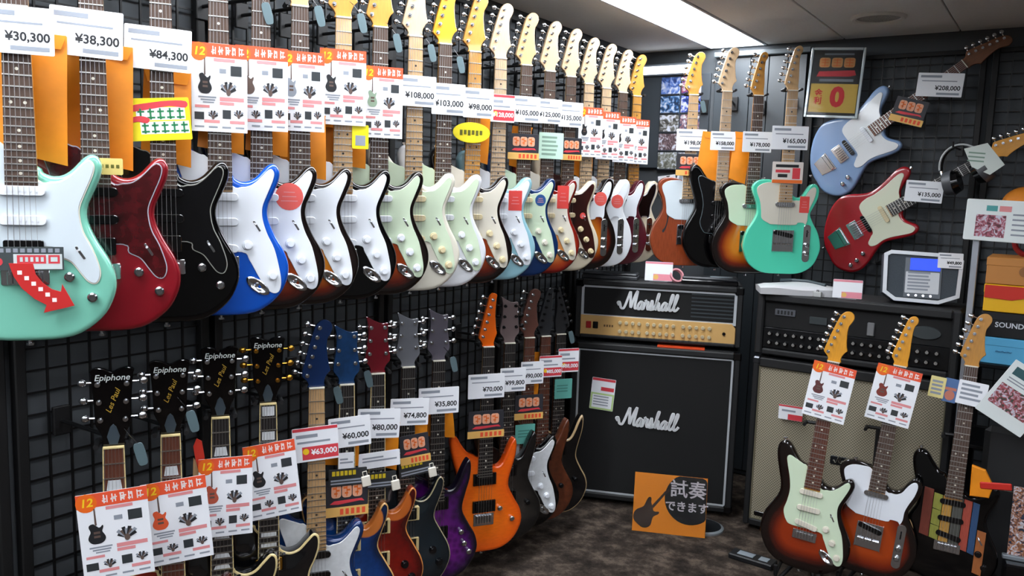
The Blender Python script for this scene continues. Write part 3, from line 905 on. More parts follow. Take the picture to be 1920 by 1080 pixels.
guitar('u14', 'strat', U(14), 'vintage cream guitar with dark tortoise pickguard', VINT, 'strat', TORT, None, MAPLEPALE, ROSE, pick=sc3(CREAMP), knobs=CREAMP, group=GU, sticker=('round', .078, .230, .026, .026, RSQ))
guitar('u15', 'tele', U(15), 'single-cut sunburst guitar with white pickguard and round coral sticker', SB3, 'tele', WHITEP, None, MAPLEPALE, MAPLEPALE, head='strat', pick=tl, group=GU, sticker=('round', .078, .300, .060, .060, RS))
guitar('u16', 'tele', U(16), 'all white single-cut guitar with white pickguard and round coral sticker', WHITEL, 'tele', WHITEP, None, MAPLEPALE, MAPLEPALE, head='strat', pick=tl, group=GU, sticker=('round', .078, .290, .060, .060, RS))
guitar('u17', 'tele', U(17), 'wine and white single-cut guitar next to the cream one in the corner', WINE, 'tele', WHITEP, None, MAPLEPALE, ROSE, head='strat', pick=tl, group=GU)
guitar('u18', 'tele', U(18), 'cream single-cut guitar with black pickguard, last before the back corner', VINT, 'tele', BLACKP, mat('grey edge', '#a9a9b4', .4), AMBER, AMBER, head='strat', pick=tl, group=GU)

# ---- row on the back wall
GB = 'guitars hung in front of the back wall'
BX = [.555, .710, .850, 1.000]; BYY = 3.62
guitar('b0', 'tele', hang(BX[0], BYY, 1.128, 34), 'red brown natural wood guitar with sound hole and pale blue pickguard', BROWNN, 'tele', mat('pale blue grey plastic', '#ced8de', .3), None, AMBER, MAPLE, head='strat', pick=tl, group=GB)
def fh(b):
    p = spline([(-104, 150), (-92, 175), (-84, 215), (-78, 250), (-88, 262), (-94, 244), (-90, 218), (-97, 178), (-110, 160)], 4)
    b.plate(p, -.0006, .001, .0002)
obj('sound_hole', simple('sound_hole#', fh), INK, GUITARS['b0'][0])
guitar('b1', 'strat', hang(BX[1], BYY, 1.128, 34), 'all black guitar with black pickguard hung between two single-cut guitars', BLACKL, 'strat', BLACKP, mat('slate edge', '#59656a', .4), MAPLEPALE, MAPLEPALE, head='strat', pick=sc3(BLACKP), knobs=BLACKP, group=GB)
guitar('b2', 'tele', hang(BX[2], BYY, 1.115, 34), 'sunburst single-cut guitar with mint pickguard beside the sea green one', SB3, 'tele', MINTP, None, AMBER, ROSE, head='tele', pick=tl, group=GB)
guitar('b3', 'tele', hang(BX[3], BYY - .02, 1.128, 30), 'glossy sea green single-cut guitar with parchment pickguard and red sticker', SEAFOAM, 'tele', mat('aged white plastic', '#cfcabb', .3, 0, .3), None, MAPLE, MAPLE, head='tele', pick=tl, group=GB, sticker=('rect', .082, .300, .040, .070, RSQ))

# ---- lower row on the left wall
LY = [.995, 1.135, 1.273, 1.421, 1.591, 1.709, 1.840, 1.981, 2.136, 2.423, 2.562, 2.701, 2.822, 2.945]
LNZ = [.865, .859, .871, .876, .887, .875, .885, .882, .878, .884, .878, .880, .870, .862]
GL = 'guitars hung in the lower row on the left wall'
def Lm(k, kind): return hang(XN, LY[k], LNZ[k] - SHAPE[kind]['nut'], ROT)
LPBLACK = burst('black with cream binding', [(.0, '#0b0b0d'), (.004, '#d8c38c'), (.055, '#d8c38c'), (.06, '#0b0b0d'), (1., '#0b0b0d')])
LPCHERRY = burst('cherry burst with cream binding', [(.0, '#3a0d0a'), (.004, '#d8c38c'), (.05, '#d8c38c'), (.055, '#7c1710'), (.35, '#b4451a'), (.8, '#d99a48')])
QBLUE = burst('quilted blue', [(.0, '#7a4a22'), (.01, '#d9a868'), (.04, '#d9a868'), (.05, '#05142c'), (.3, '#0a3068'), (1., '#124a92')], grain=(55, .3), scoop='#b8682c')
QRED = burst('quilted red', [(.0, '#7a2a12'), (.01, '#d98a48'), (.04, '#d98a48'), (.05, '#3a0604'), (.35, '#6a0c08'), (1., '#8a1a0c')], grain=(55, .3), scoop='#b85e22')
QPURP = burst('quilted purple', [(.0, '#0a0612'), (.12, '#12081e'), (.3, '#3c0c4e'), (1., '#6a1a78')], grain=(45, .6, (1, 1, 1), 'VORONOI'))
TEALB = burst('dark teal black', [(.0, '#0a1014'), (.02, '#a89c7c'), (.035, '#a89c7c'), (.045, '#0e161b'), (1., '#18262e')])
ORANGEF = burst('orange flame', [(.0, '#b84008'), (.15, '#ee5f0c'), (1., '#fa7610')], grain=(40, .12, (1, 1, 4)))
GREYBURST = burst('charcoal burst', [(.0, '#0a0a0b'), (.3, '#1c1b1a'), (1., '#3c3834')], grain=(30, .4))
BROWNB = grained('brown burl', '#5a2c18', .3, 45, .55, coat=.6)
BLKCREAM = burst('black with cream bevel', [(.0, '#0b0b0d'), (.005, '#b59a72'), (.07, '#b59a72'), (.08, '#0b0b0d'), (1., '#0d0d0f')])
hum2 = lambda m: (('hum', .190, 0, m), ('hum', .335, 0, m))
hum2b = lambda m: (('hum', .180, 0, m), ('hum', .285, 0, m))
lpk = [('hat', 85, 150), ('hat', 120, 95), ('hat', 70, 105), ('hat', 105, 60)]
BLKHEAD = paint('black', '#0b0b0d')
guitar('l0', 'lp', Lm(0, 'lp'), 'black single-cut guitar with warm rosewood board, first in the lower row beside bare grid', LPBLACK, None, neckm=NATMAHOG, board=ROSERED, head='lp', headm=BLKHEAD, pick=hum2(CHROME), rings=BLACKP, knobs=BLACKP, knobset=lpk, inlay='trap', boardbind=True, group=GL, nutm=IVORY)
guitar('l1', 'lp', Lm(1, 'lp'), 'cherry sunburst single-cut guitar with a pale reflection across its black headstock', LPCHERRY, None, neckm=NATMAHOG, board=ROSERED, head='lp', headm=BLKHEAD, pick=hum2(CHROME), rings=IVORY, knobs=CREAMP, knobset=lpk, inlay='trap', boardbind=True, group=GL, nutm=IVORY)
guitar('l2', 'lp', Lm(2, 'lp'), 'black single-cut guitar with dark board, chrome tuners and red ribbon beside its neck', LPBLACK, None, neckm=NATMAHOG, board=EBONY, head='lp', headm=BLKHEAD, pick=hum2(CHROME), rings=BLACKP, knobs=BLACKP, knobset=lpk, inlay='trap', boardbind=True, group=GL, nutm=IVORY)
guitar('l3', 'lp', Lm(3, 'lp'), 'black single-cut guitar with gold tuners, block inlays and cream binding', LPBLACK, None, neckm=NATMAHOG, board=EBONY, head='lp', headm=BLKHEAD, hw=GOLD, pick=hum2(GOLD), rings=BLACKP, knobs=GOLD, knobset=lpk, inlay='block', boardbind=True, group=GL, nutm=IVORY)
guitar('l4', 'strat', Lm(4, 'strat'), 'dark blue guitar with white pearl pickguard, maple board and blue headstock', NAVY, 'strat', PEARL, None, MAPLE, MAPLE, headm=NAVY, pick=sc3(BLACKP), knobs=BLACKP, group=GL)
guitar('l5', 'prs', Lm(5, 'prs'), 'quilted blue carved-top guitar with cream pickup rings', QBLUE, None, neckm=NATMAHOG, board=EBONY, head='prs', headm=grained('blue figured headstock', '#123a66', .25, 40, .35, coat=.6), pick=hum2b(BLACKP), rings=IVORY, knobs=BLACKP, knobset=[('hat', 95, 150), ('hat', 118, 105)], boardbind=True, group=GL, inlay='dot', tunerm=CHROME)
guitar('l6', 'prs', Lm(6, 'prs'), 'quilted red carved-top guitar with cream pickup rings and red headstock', QRED, None, neckm=NATMAHOG, board=EBONY, head='prs', headm=paint('wine red head', '#6a1420'), pick=hum2b(BLACKP), rings=IVORY, knobs=BLACKP, knobset=[('hat', 95, 150), ('hat', 118, 105)], boardbind=True, group=GL)
guitar('l7', 'prs', Lm(7, 'prs'), 'dark teal black carved-top guitar with cream pickup rings', TEALB, None, neckm=NATMAHOG, board=EBONY, head='prs', headm=mat('pale smoke headstock', '#6a6c72', .25, 0, .6), pick=hum2b(BLACKP), rings=IVORY, knobs=BLACKP, knobset=[('hat', 95, 150), ('hat', 118, 105)], group=GL)
guitar('l8', 'super', Lm(8, 'super'), 'quilted purple guitar with black edges and three chrome knobs', QPURP, None, neckm=NATMAHOG, board=EBONY, head='prs', headm=mat('smoky headstock', '#5a5660', .3, 0, .6), pick=hum2b(BLACKP), rings=BLACKP, knobs=CHROME, knobset=[('metal', 92, 175), ('metal', 104, 132), ('metal', 122, 100)], group=GL)
guitar('l9', 'super', Lm(9, 'super'), 'bright orange guitar with black pickups and orange headstock', ORANGEF, None, neckm=MAPLE, board=EBONY, head='ibz', headm=paint('orange head', '#ee660c'), pick=hum2b(BLACKP), rings=BLACKP, knobs=CHROME, knobset=[('metal', 62, 168), ('metal', 112, 122)], group=GL)
guitar('l10', 'super', Lm(10, 'super'), 'charcoal guitar with pale rose grey headstock next to the orange one', GREYBURST, None, neckm=NATMAHOG, board=EBONY, head='prs', headm=mat('rose grey headstock', '#6e5f5e', .4), pick=hum2b(BLACKP), rings=BLACKP, knobs=CHROME, knobset=[('metal', 95, 150)], group=GL, tunerm=BLACKMETAL)
guitar('l11', 'strat', Lm(11, 'strat'), 'black guitar with white pearl pickguard, between the charcoal and the brown one', BLACKL, 'strat', PEARL, None, MAPLE, ROSERED, headm=mat('brown headstock', '#5e3a30', .4), pick=sc3(WHITEP), knobs=WHITEP, group=GL)
guitar('l12', 'super', Lm(12, 'super'), 'brown burl wood guitar with black headstock', BROWNB, None, neckm=NATMAHOG, board=ROSERED, head='ibz', headm=mat('smoky black headstock', '#26282c', .3, 0, .5), pick=hum2b(BLACKP), rings=BLACKP, knobs=BLACKP, knobset=[('metal', 95, 150)], group=GL, tunerm=BLACKMETAL)
guitar('l13', 'super', Lm(13, 'super'), 'black guitar with pale edge and pointed reversed headstock by the amplifier', BLKCREAM, None, neckm=NATMAHOG, board=EBONY, head='rev', headm=mat('satin black headstock', '#1c1d20', .5), pick=hum2b(BLACKP), rings=BLACKP, knobs=BLACKP, knobset=[('metal', 95, 150)], group=GL, tunerm=BLACKMETAL)

# ---- two offset guitars slanted on the back wall
GO = 'offset guitars slanted on the back wall'
PALEB = paint('powder blue', '#7f9cc4', .3); DAKRED = paint('cherry red', '#a01822', .25)
guitar('o0', 'offset', T(.975, 4.10, 1.566) @ RY(51.5), 'powder blue offset guitar with white pickguard slanted on the grid wall', PALEB, 'offset', mat('bright white plastic', '#dfe2e4', .3, 0, .3), None, NATMAHOG, ROSERED, head='strat', headm=NATMAHOG, pick=(('single', .205, 0, BLACKP), ('single', .300, 0, WHITEP)), knobset=[('metal', 112, 128), ('metal', 124, 92)], knobs=BLACKP, group=GO)
guitar('o1', 'offset', T(1.072, 4.04, 1.228) @ RY(56.2), 'cherry red offset guitar with mint white pickguard below the powder blue one', DAKRED, 'offset', mat('aged mint white plastic', '#d9dcc4', .3, 0, .3), None, MAPLE, EBONY, head='strat', headm=YELLOWM, pick=(('single', .215, 0, BLACKP), ('single', .300, 0, CREAMP)), knobset=[('metal', 112, 138), ('metal', 126, 100), ('metal', 132, 66)], knobs=CHROME, group=GO)

# ---- guitars on floor stands in front of the amplifier
GS = 'guitars on floor stands by the amplifier'
guitar('s0', 'strat', hang(1.300, 3.040, .088, 5, -6.6, 4), 'sunburst guitar with mint pickguard standing on the floor before the beige speaker cabinet', burst('stand sunburst', [(.0, '#0b0706'), (.3, '#150806'), (.5, '#4e1408'), (.8, '#8a2c0c')]), 'strat', MINTP, None, YELLOWM, ROSERED, pick=sc3(PARCH), knobs=PARCH, group=GS)
guitar('s1', 'tele', hang(1.503, 3.125, .100, 5, -6.6, 4.6), 'single-cut sunburst guitar with white pickguard on a floor stand', burst('stand sunburst two', [(.0, '#0b0706'), (.2, '#150806'), (.42, '#6a1d08'), (.8, '#9c3a0e')]), 'tele', WHITEP, None, YELLOWM, ROSE, head='tele', pick=tl, group=GS)
PATCHB = paint('black', '#0b0b0d')
guitar('s2', 'strat', hang(1.755, 3.215, .105, 5, -6.6, 2), 'black guitar with a top of coloured wood patches on a floor stand', PATCHB, None, None, None, AMBER, ROSE, pick=sc3(BLACKP), knobs=BLACKP, knobset=[('skirt', 98, 132), ('skirt', 121, 88)], group=GS)
gs2 = GUITARS['s2'][0]
cols = ['#6e2f20', '#8a8a3a', '#b98a3c', '#4a4a44', '#a04434', '#28466c', '#9c5a2c']
xsx = [-.095, -.062, -.032, .0, .034, .062, .085, .115]
for i in range(7):
    zr = [(.16, .33)] if i in (0, 3, 4, 5) else ([(.16, .205), (.21, .262), (.267, .32)] if i in (1, 2) else [(.10, .24)])
    for (za, zb) in zr:
        b = MB(); b.plate([(xsx[i] + .001, za - i * .006), (xsx[i + 1] - .001, za - (i + 1) * .006), (xsx[i + 1] - .001, zb - (i + 1) * .004), (xsx[i] + .001, zb - i * .004)], -.003, .0005, .0006)
        obj('wood_patch', b.mesh('wood_patch'), grained('patch ' + cols[i], cols[i], .45, 40, .25, (8, 8, 1)), gs2)
b = MB(); b.plate(ellipse(-.128, .145, .020, .058, 24, R(8)), -.0012, .004, .0004)
obj('arm_bevel', b.mesh('arm_bevel'), grained('pale bare wood', '#c9a070', .45, 40, .15), gs2)

# ---- hangers and stands
SHORT = dict(u0='turquoise', u1='metallic red', u2='black-pickguard black', u3='bright blue', u4='coral-stickered sunburst', u5='plain white-pickguard sunburst', u6='black and white', u7='mint-pickguard sunburst', u8='cream mint-pickguard', u9='white mint-pickguard', u10='parchment-pickguard sunburst', u11='pale sky blue', u12='navy', u13='orange red burst', u14='tortoise-pickguard cream', u15='single-cut sunburst', u16='all white single-cut', u17='wine and white', u18='cream single-cut corner',
             b0='red brown', b1='all black back wall', b2='single-cut sunburst back wall', b3='sea green', l0='first black single-cut', l1='cherry sunburst', l2='dark-board black single-cut', l3='gold-tuner black', l4='dark blue maple-board', l5='quilted blue', l6='quilted red', l7='dark teal', l8='quilted purple', l9='bright orange', l10='charcoal', l11='pearl-pickguard black', l12='brown burl', l13='reversed-headstock black')
HANGM = mat('hanger black', '#0c0c0e', .5)
def hanger(key, wall, label, group):
    g, M, S = GUITARS[key]
    nz = S['nut'] + .006
    c = M @ Vector((0, .045, nz))
    w = Vector((.034, c.y, c.z)) if wall == 'left' else Vector((c.x - .13, ROOM_Y - .034, c.z))
    t = thing('guitar_hanger', label, 'hanger', T(*w), group)
    b = MB(); b.cyl((0, 0, 0), c - w, .005, .005, 8); obj('arm', b.mesh('arm'), HANGM, t)
    b = MB()
    if wall == 'left': b.cbox(-.006, .006, -.02, .02, -.035, .035, .002)
    else: b.cbox(-.02, .02, -.006, .006, -.035, .035, .002)
    obj('wall_clip', b.mesh('wall_clip'), HANGM, t)
    b = MB()
    pr = [(-.034, -.018, nz), (-.034, .040, nz), (-.026, .046, nz), (.026, .046, nz), (.034, .040, nz), (.034, -.018, nz)]
    b.tube([M @ Vector(p) - w for p in pr], .0058, 8)
    obj('yoke', b.mesh('yoke'), HANGM, t)
for k in range(19): hanger(f'u{k}', 'left', f'black yoke hanger holding the {SHORT["u%d" % k]} guitar of the upper wall row', 'hangers of the upper wall row')
for k in range(14): hanger(f'l{k}', 'left', f'black yoke hanger holding the {SHORT["l%d" % k]} guitar of the lower wall row', 'hangers of the lower wall row')
for k in range(4): hanger(f'b{k}', 'back', f'black yoke hanger on a long arm holding the {SHORT["b%d" % k]} guitar', 'hangers on the back wall')

def floor_stand(key, label):
    g, M, S = GUITARS[key]
    o = M @ Vector((0, .12, 0)); o.z = 0
    rz = M.to_euler().z
    t = thing('guitar_stand', label, 'guitar stand', T(*o) @ Matrix.Rotation(rz, 4, 'Z'), 'black guitar floor stands')
    b = MB(); b.tube([(0, .02, .10), (0, .075, .60)], .008); obj('post', b.mesh('post'), HANGM, t)
    for a in (-1, 1):
        b = MB(); b.tube([(0, .02, .10), (a * .085, -.12, .010)], .008); b.ball((a * .085, -.12, .011), .012, .012, .011); obj('leg', b.mesh('leg'), HANGM, t)
    b = MB(); b.tube([(0, .02, .12), (0, .125, .010)], .008); b.ball((0, .125, .011), .012, .012, .011); obj('leg', b.mesh('leg'), HANGM, t)
    for a in (-1, 1):
        b = MB(); b.tube([(a * .01, .02, .13), (a * .075, -.052, .072), (a * .075, -.150, .062), (a * .075, -.152, .10)], .007); obj('cradle_arm', b.mesh('cradle_arm'), HANGM, t)
    b = MB(); b.tube([(-.04, .03, .60), (-.04, .075, .60), (.04, .075, .60), (.04, .03, .60)], .007); obj('neck_rest', b.mesh('neck_rest'), HANGM, t)
floor_stand('s0', 'black floor stand under the sunburst guitar with mint pickguard')
floor_stand('s1', 'black floor stand under the single-cut sunburst guitar')
floor_stand('s2', 'black floor stand under the guitar of coloured wood patches')

# ================================================================== CARDS, SHEETS, ENVELOPES
def on_guitar(key, lx, lz_world, off=-.024, tilt=0, yaw=0):
    g, M, S = GUITARS[key]
    if key[0] in 'ulb':
        z0 = M.translation.z
        return M @ T(lx, off, lz_world - z0) @ RY(tilt) @ RZ(yaw)
    return M @ T(lx, off, lz_world) @ RY(tilt) @ RZ(yaw)

def card_mesh(w, h, th=.0012, r=.003):
    return simple(f'card#{w:.3f}{h:.3f}', lambda b: b.plate(rrect(0, 0, w, h, r, 3), -th / 2, th / 2, .0002))

def price_tag(M, w, h, price, label, style='white', group='price tags hung on the guitars'):
    o = obj('price_tag', card_mesh(w, h), PAPER, None, M)
    tag(o, label, 'price tag', group)
    y = -.0010
    sz = h * .26
    if style == 'white':
        obj('price_lettering', text_mesh(price, sz, 'RIGHT', .0006), INK, o, T(w * .45, y, -h * .14))
        def lines(b):
            b.rect(-w * .44, h * .30, w * .02, h * .40, y); b.rect(-w * .40, h * .14, w * .36, h * .18, y); b.rect(-w * .05, -h * .42, w * .44, -h * .33, y)
        obj('printed_lines', simple(f'printed_lines#{w:.3f}{h:.3f}', lines), PAPERGREY, o)
    else:
        def band(b):
            b.rect(-w * .30, -h * .44, w * .49, -h * .06, y); b.rect(-w * .49, h * .40, w * .49, h * .49, y)
        obj('red_band', simple(f'red_band#{w:.3f}{h:.3f}', band), REDINK, o)
        def dot(b): b.plate(ellipse(-w * .22, -h * .2, h * .09, h * .09, 14), y - .0003, y, .0001)
        obj('yellow_spot', simple(f'yellow_spot#{w:.3f}{h:.3f}', dot), YELLOWINK, o)
        obj('price_lettering', text_mesh(price, sz * .85, 'RIGHT', .0006), PAPER, o, T(w * .46, y - .0006, -h * .24))
        def lines(b):
            b.rect(-w * .42, h * .20, w * .05, h * .30, y); b.rect(-w * .40, h * .04, w * .32, h * .10, y)
        obj('printed_lines', simple(f'printed_lines_r#{w:.3f}{h:.3f}', lines), PAPERGREY, o)
    return o

SW, SH = .142, .203
def sheet_parts():
    W, H = SW, SH
    X = lambda u: (u - .5) * W
    Z = lambda v: (.5 - v) * H
    def q(b, u0, v0, u1, v1, y=-.0010, mi=0): b.rect(X(u0), Z(v1), X(u1), Z(v0), y, mi)
    def header(b): q(b, .0, .0, 1, .155)
    def head2(b):
        q(b, .40, .165, .78, .20, -.0011)
        for (u0, v0, u1, v1) in ((.50, .60, .94, .645), (.50, .655, .76, .69), (.06, .70, .32, .73), (.22, .865, .50, .90), (.68, .865, .95, .90)): q(b, u0, v0, u1, v1)
    def glyph(b):
        rr = random.Random(3)
        for k in range(5):
            u = .36 + k * .118
            for j in range(4):
                a = u + rr.random() * .05; v = .03 + rr.random() * .07
                q(b, a, v, a + .05 * rr.random() + .022, v + .014, -.0013)
            q(b, u + .02, .03, u + .038, .125, -.0013)
            q(b, u + .065, .04, u + .08, .12, -.0013)
    def disc(b): b.flat(ellipse(X(.14), Z(.10), .021, .021, 20), -.0012)
    def amp(b):
        q(b, .70, .24, .90, .355, -.0012); q(b, .05, .78, .22, .865, -.0012); q(b, .55, .745, .70, .845, -.0012)
    def cluster(b):
        rr = random.Random(5)
        for (cu, cv, s_) in ((.66, .49, 1.0), (.38, .80, .62), (.84, .78, .62)):
            for k in range(9):
                a = R(150 - k * 15); l = (.026 if k % 2 else .021) * s_
                cx, cz = X(cu), Z(cv + .06 * s_)
                w = .0028 * s_
                dx, dz = math.cos(a), math.sin(a)
                r0 = .006 * s_
                P = [(cx + dx * r0 - dz * w, cz + dz * r0 + dx * w), (cx + dx * r0 + dz * w, cz + dz * r0 - dx * w), (cx + dx * l + dz * w * 1.4, cz + dz * l - dx * w * 1.4), (cx + dx * l - dz * w * 1.4, cz + dz * l + dx * w * 1.4)]
                b.flat(P, -.0011 - .00004 * k, mi=(0, 1, 2, 0, 1, 0, 2, 1, 0)[k])
            b.flat(ellipse(X(cu), Z(cv + .055 * s_), .006 * s_, .008 * s_, 10), -.0017, mi=2)
    def grey(b):
        for (u0, v0, u1, v1) in ((.50, .28, .62, .33), (.12, .60, .44, .618), (.16, .63, .42, .648), (.20, .66, .40, .675), (.05, .935, .22, .955), (.30, .935, .46, .955), (.54, .935, .70, .955), (.78, .935, .94, .955)): q(b, u0, v0, u1, v1)
    def pic(b):
        P = [(x * .105 + X(.24), z * .105 + Z(.57)) for x, z in spline(SHAPE['lp']['pts'], 2)]
        b.flat(P, -.0012)
    def picneck(b):
        b.flat([(X(.225), Z(.36)), (X(.255), Z(.36)), (X(.25), Z(.17)), (X(.23), Z(.17))], -.0014)
        b.rect(X(.20), Z(.50), X(.29), Z(.475), -.0014); b.rect(X(.20), Z(.455), X(.29), Z(.43), -.0014)
    return dict(header_band=header, red_print=head2, header_glyphs=glyph, emblem_disc=disc, amplifier_picture=amp, accessory_picture=cluster, grey_print=grey, guitar_picture=pic, guitar_picture_neck=picneck)
SP = sheet_parts()
BROWNINK = mat('brown ink', '#5c4a42', .6)
def set_sheet(M, pic, label, w=SW, group='starter set sheets hung on the guitars'):
    o = obj('set_sheet', card_mesh(w, SH, .0012, .001), PAPER, None, M)
    tag(o, label, 'sheet', group)
    sc = Matrix.Diagonal((w / SW, 1, 1, 1))
    mm = dict(header_band=ORANGEINK, red_print=PALERED, header_glyphs=mat('white print', '#f4e4e0', .6), emblem_disc=mat('emblem orange', '#e8640c', .6), amplifier_picture=mat('dark grey print', '#2b3033', .6), accessory_picture=[INK, PAPERGREY, BROWNINK], grey_print=PAPERGREY, guitar_picture=pic, guitar_picture_neck=BROWNINK)
    for n_, fn in SP.items():
        obj(n_, simple(n_ + '#', fn), mm[n_], o, sc)
    obj('emblem_lettering', text_mesh('12', .026, 'CENTER', .0006, .15), YELLOWINK, o, T(-.36 * w, -.0014, .40 * SH))
    return o

def pop_card(M, w, h, label, group='dark sale cards with orange lettering'):
    o = obj('sale_card', card_mesh(w, h), mat('sale card black', '#2a2a30', .5), None, M)
    tag(o, label, 'card', group)
    def blob(b):
        for k in (-1, 0, 1):
            b.plate(rrect(k * w * .25, h * .20, w * .23, h * .36, h * .08, 3), -.0013, 0, .0003)
    obj('orange_lettering', simple(f'orange_lettering#{w:.3f}{h:.3f}', blob), mat('peach print', '#e0a080', .6), o)
    def gl(b):
        for k in (-1, 0, 1):
            c = k * w * .25
            for (a, d) in ((-.05, .26), (.03, .20), (-.02, .12)): b.rect(c + w * (a - .03), h * d, c + w * (a + .05), h * (d + .05), -.0016)
            b.rect(c - w * .012, h * .06, c + w * .012, h * .34, -.0016)
    obj('lettering_strokes', simple(f'lettering_strokes#{w:.3f}{h:.3f}', gl), mat('strong orange print', '#e06a20', .6), o)
    def band(b): b.plate([(-w * .40, -h * .14), (-w * .30, -h * .06), (w * .36, -h * .04), (w * .42, -h * .12), (w * .30, -h * .10), (-w * .2, -h * .16)], -.0012, 0, .0001)
    obj('red_ribbon', simple(f'red_ribbon#{w:.3f}{h:.3f}', band), REDINK, o)
    def yb(b): b.plate(rrect(0, -h * .36, w * 1.04, h * .26, .002), -.0012, 0, .0002)
    obj('yellow_strip', simple(f'yellow_strip#{w:.3f}{h:.3f}', yb), mat('warm yellow print', '#e0b060', .6), o)
    def rb(b):
        for k in range(5): b.rect(w * (-.16 + k * .13), -h * .44, w * (-.08 + k * .13), -h * .28, -.0014)
    obj('strip_print', simple(f'strip_print#{w:.3f}{h:.3f}', rb), ORANGEINK, o)
    return o

def envelope(M, w, h, label, flare=.0, group='orange paper envelopes hung behind guitar necks'):
    """slim folded paper envelope hanging down, slightly puffed, cut slanted at the foot"""
    b = MB(); n = 8; m_ = 10
    P = []
    for side in (-1, 1):
        for j in range(m_ + 1):
            v = j / m_
            for i in range(n + 1):
                u = i / n
                x = (u - .5) * w * (1 + flare * (1 - v)); z = -h * (1 - v) + (u - .5) * h * .10 * (v - 1)
                puff = .006 * math.sin(math.pi * u) * math.sin(math.pi * (.08 + .84 * v)) + .0006
                P.append((x, side * puff + .004 * math.sin(4 * v + 3 * u), z))
    F = []; K = (n + 1) * (m_ + 1)
    for j in range(m_):
        for i in range(n):
            a = j * (n + 1) + i
            F.append((a, a + 1, a + n + 2, a + n + 1)); F.append((K + a + n + 1, K + a + n + 2, K + a + 1, K + a))
    for j in range(m_):
        for i in (0, n):
            a = j * (n + 1) + i
            f = (a, a + n + 1, K + a + n + 1, K + a); F.append(f if i == 0 else f[::-1])
    for i in range(n):
        F.append((i + 1, i, K + i, K + i + 1)); a = m_ * (n + 1) + i; F.append((a, a + 1, K + a + 1, K + a))
    b.add(P, F)
    t = thing('paper_envelope', label, 'envelope', M, group)
    obj('pouch', b.mesh('pouch', True), ORANGEBAG, t)
    b = MB(); b.plate([(-w / 2, 0), (w / 2, 0), (w * .42, -.028), (-w * .42, -.028)], -.0085, -.0068, .0003)
    obj('flap', b.mesh('flap'), ORANGEBAG, t)
    return t

# upper row
price_tag(on_guitar('u0', .0, 1.727), .134, .088, '¥30,300', 'white price tag reading 30,300 on the turquoise guitar')
price_tag(on_guitar('u1', -.008, 1.745, tilt=2), .134, .095, '¥38,300', 'white price tag reading 38,300 on the metallic red guitar')
price_tag(on_guitar('u2', -.006, 1.738, tilt=2), .136, .092, '¥84,300', 'white price tag reading 84,300 above a yellow card')
NB = mat('navy print', '#2c4a6a', .6)
pics = [INK, BROWNINK, PAPERGREY, INK, mat('green grey print', '#8aa08a', .6)]
un = ['on the bright blue guitar', 'on the sunburst guitar with the coral sticker', 'on the sunburst guitar with plain white pickguard', 'on the black guitar with amber maple neck', 'on the mint-pickguard sunburst guitar of the wall row']
for i, k in enumerate((3, 4, 5, 6, 7)):
    set_sheet(on_guitar(f'u{k}', (.0, .0, .004, -.004, .004)[i], (1.671, 1.683, 1.691, 1.719, 1.694)[i], off=-.026), pics[i], 'white set sheet with red orange header ' + un[i], w=(.124, .124, .112, .126, .118)[i])
for k, lx, z, w, h, p, st, who in ((8, .001, 1.744, .122, .092, '¥108,000', 'white', 'the cream guitar with mint pickguard'), (9, .008, 1.735, .112, .098, '¥103,000', 'white', 'the white guitar with yellow headstock'),
                           (10, .010, 1.739, .108, .098, '¥98,000', 'white', 'the dark sunburst guitar above a yellow oval card'), (11, .0, 1.736, .100, .095, '¥128,000', 'red', 'the pale sky blue guitar'),
                           (12, -.003, 1.748, .108, .094, '¥105,000', 'white', 'the navy guitar'), (13, -.008, 1.756, .108, .092, '¥125,000', 'white', 'the orange red burst guitar'), (14, -.004, 1.758, .106, .098, '¥135,000', 'white', 'the vintage cream guitar')):
    price_tag(on_guitar(f'u{k}', lx, z), w, h, p, ('red and white' if st == 'red' else 'white') + ' price tag on ' + who, st)
pop_card(on_guitar('u12', -.010, 1.612), .120, .095, 'dark sale card with orange lettering on the navy guitar')
b_ = obj('green_card', card_mesh(.104, .100), mat('pale green card', '#b9d6c4', .6), None, on_guitar('u13', .006, 1.626)); tag(b_, 'pale green card under the price tag of the orange red burst guitar', 'card')
def gp(b):
    for k in range(5): b.rect(-.04, -.036 + k * .016, .02 + .004 * (k % 3), -.028 + k * .016, -.001)
obj('printed_lines', simple('gp#', gp), mat('sage print', '#7f9a8a', .6), b_)
pop_card(on_guitar('u14', .004, 1.622), .090, .090, 'dark sale card with orange lettering on the vintage cream guitar')
for i, (k, z) in enumerate(((15, 1.700), (16, 1.697), (17, 1.691), (18, 1.690))):
    set_sheet(on_guitar(f'u{k}', .004, z, off=-.026), INK, 'white set sheet with red orange header ' + ['on the single-cut sunburst guitar of the wall row', 'on the all white single-cut guitar', 'on the wine and white guitar', 'on the cream single-cut guitar in the corner'][i], w=.112)
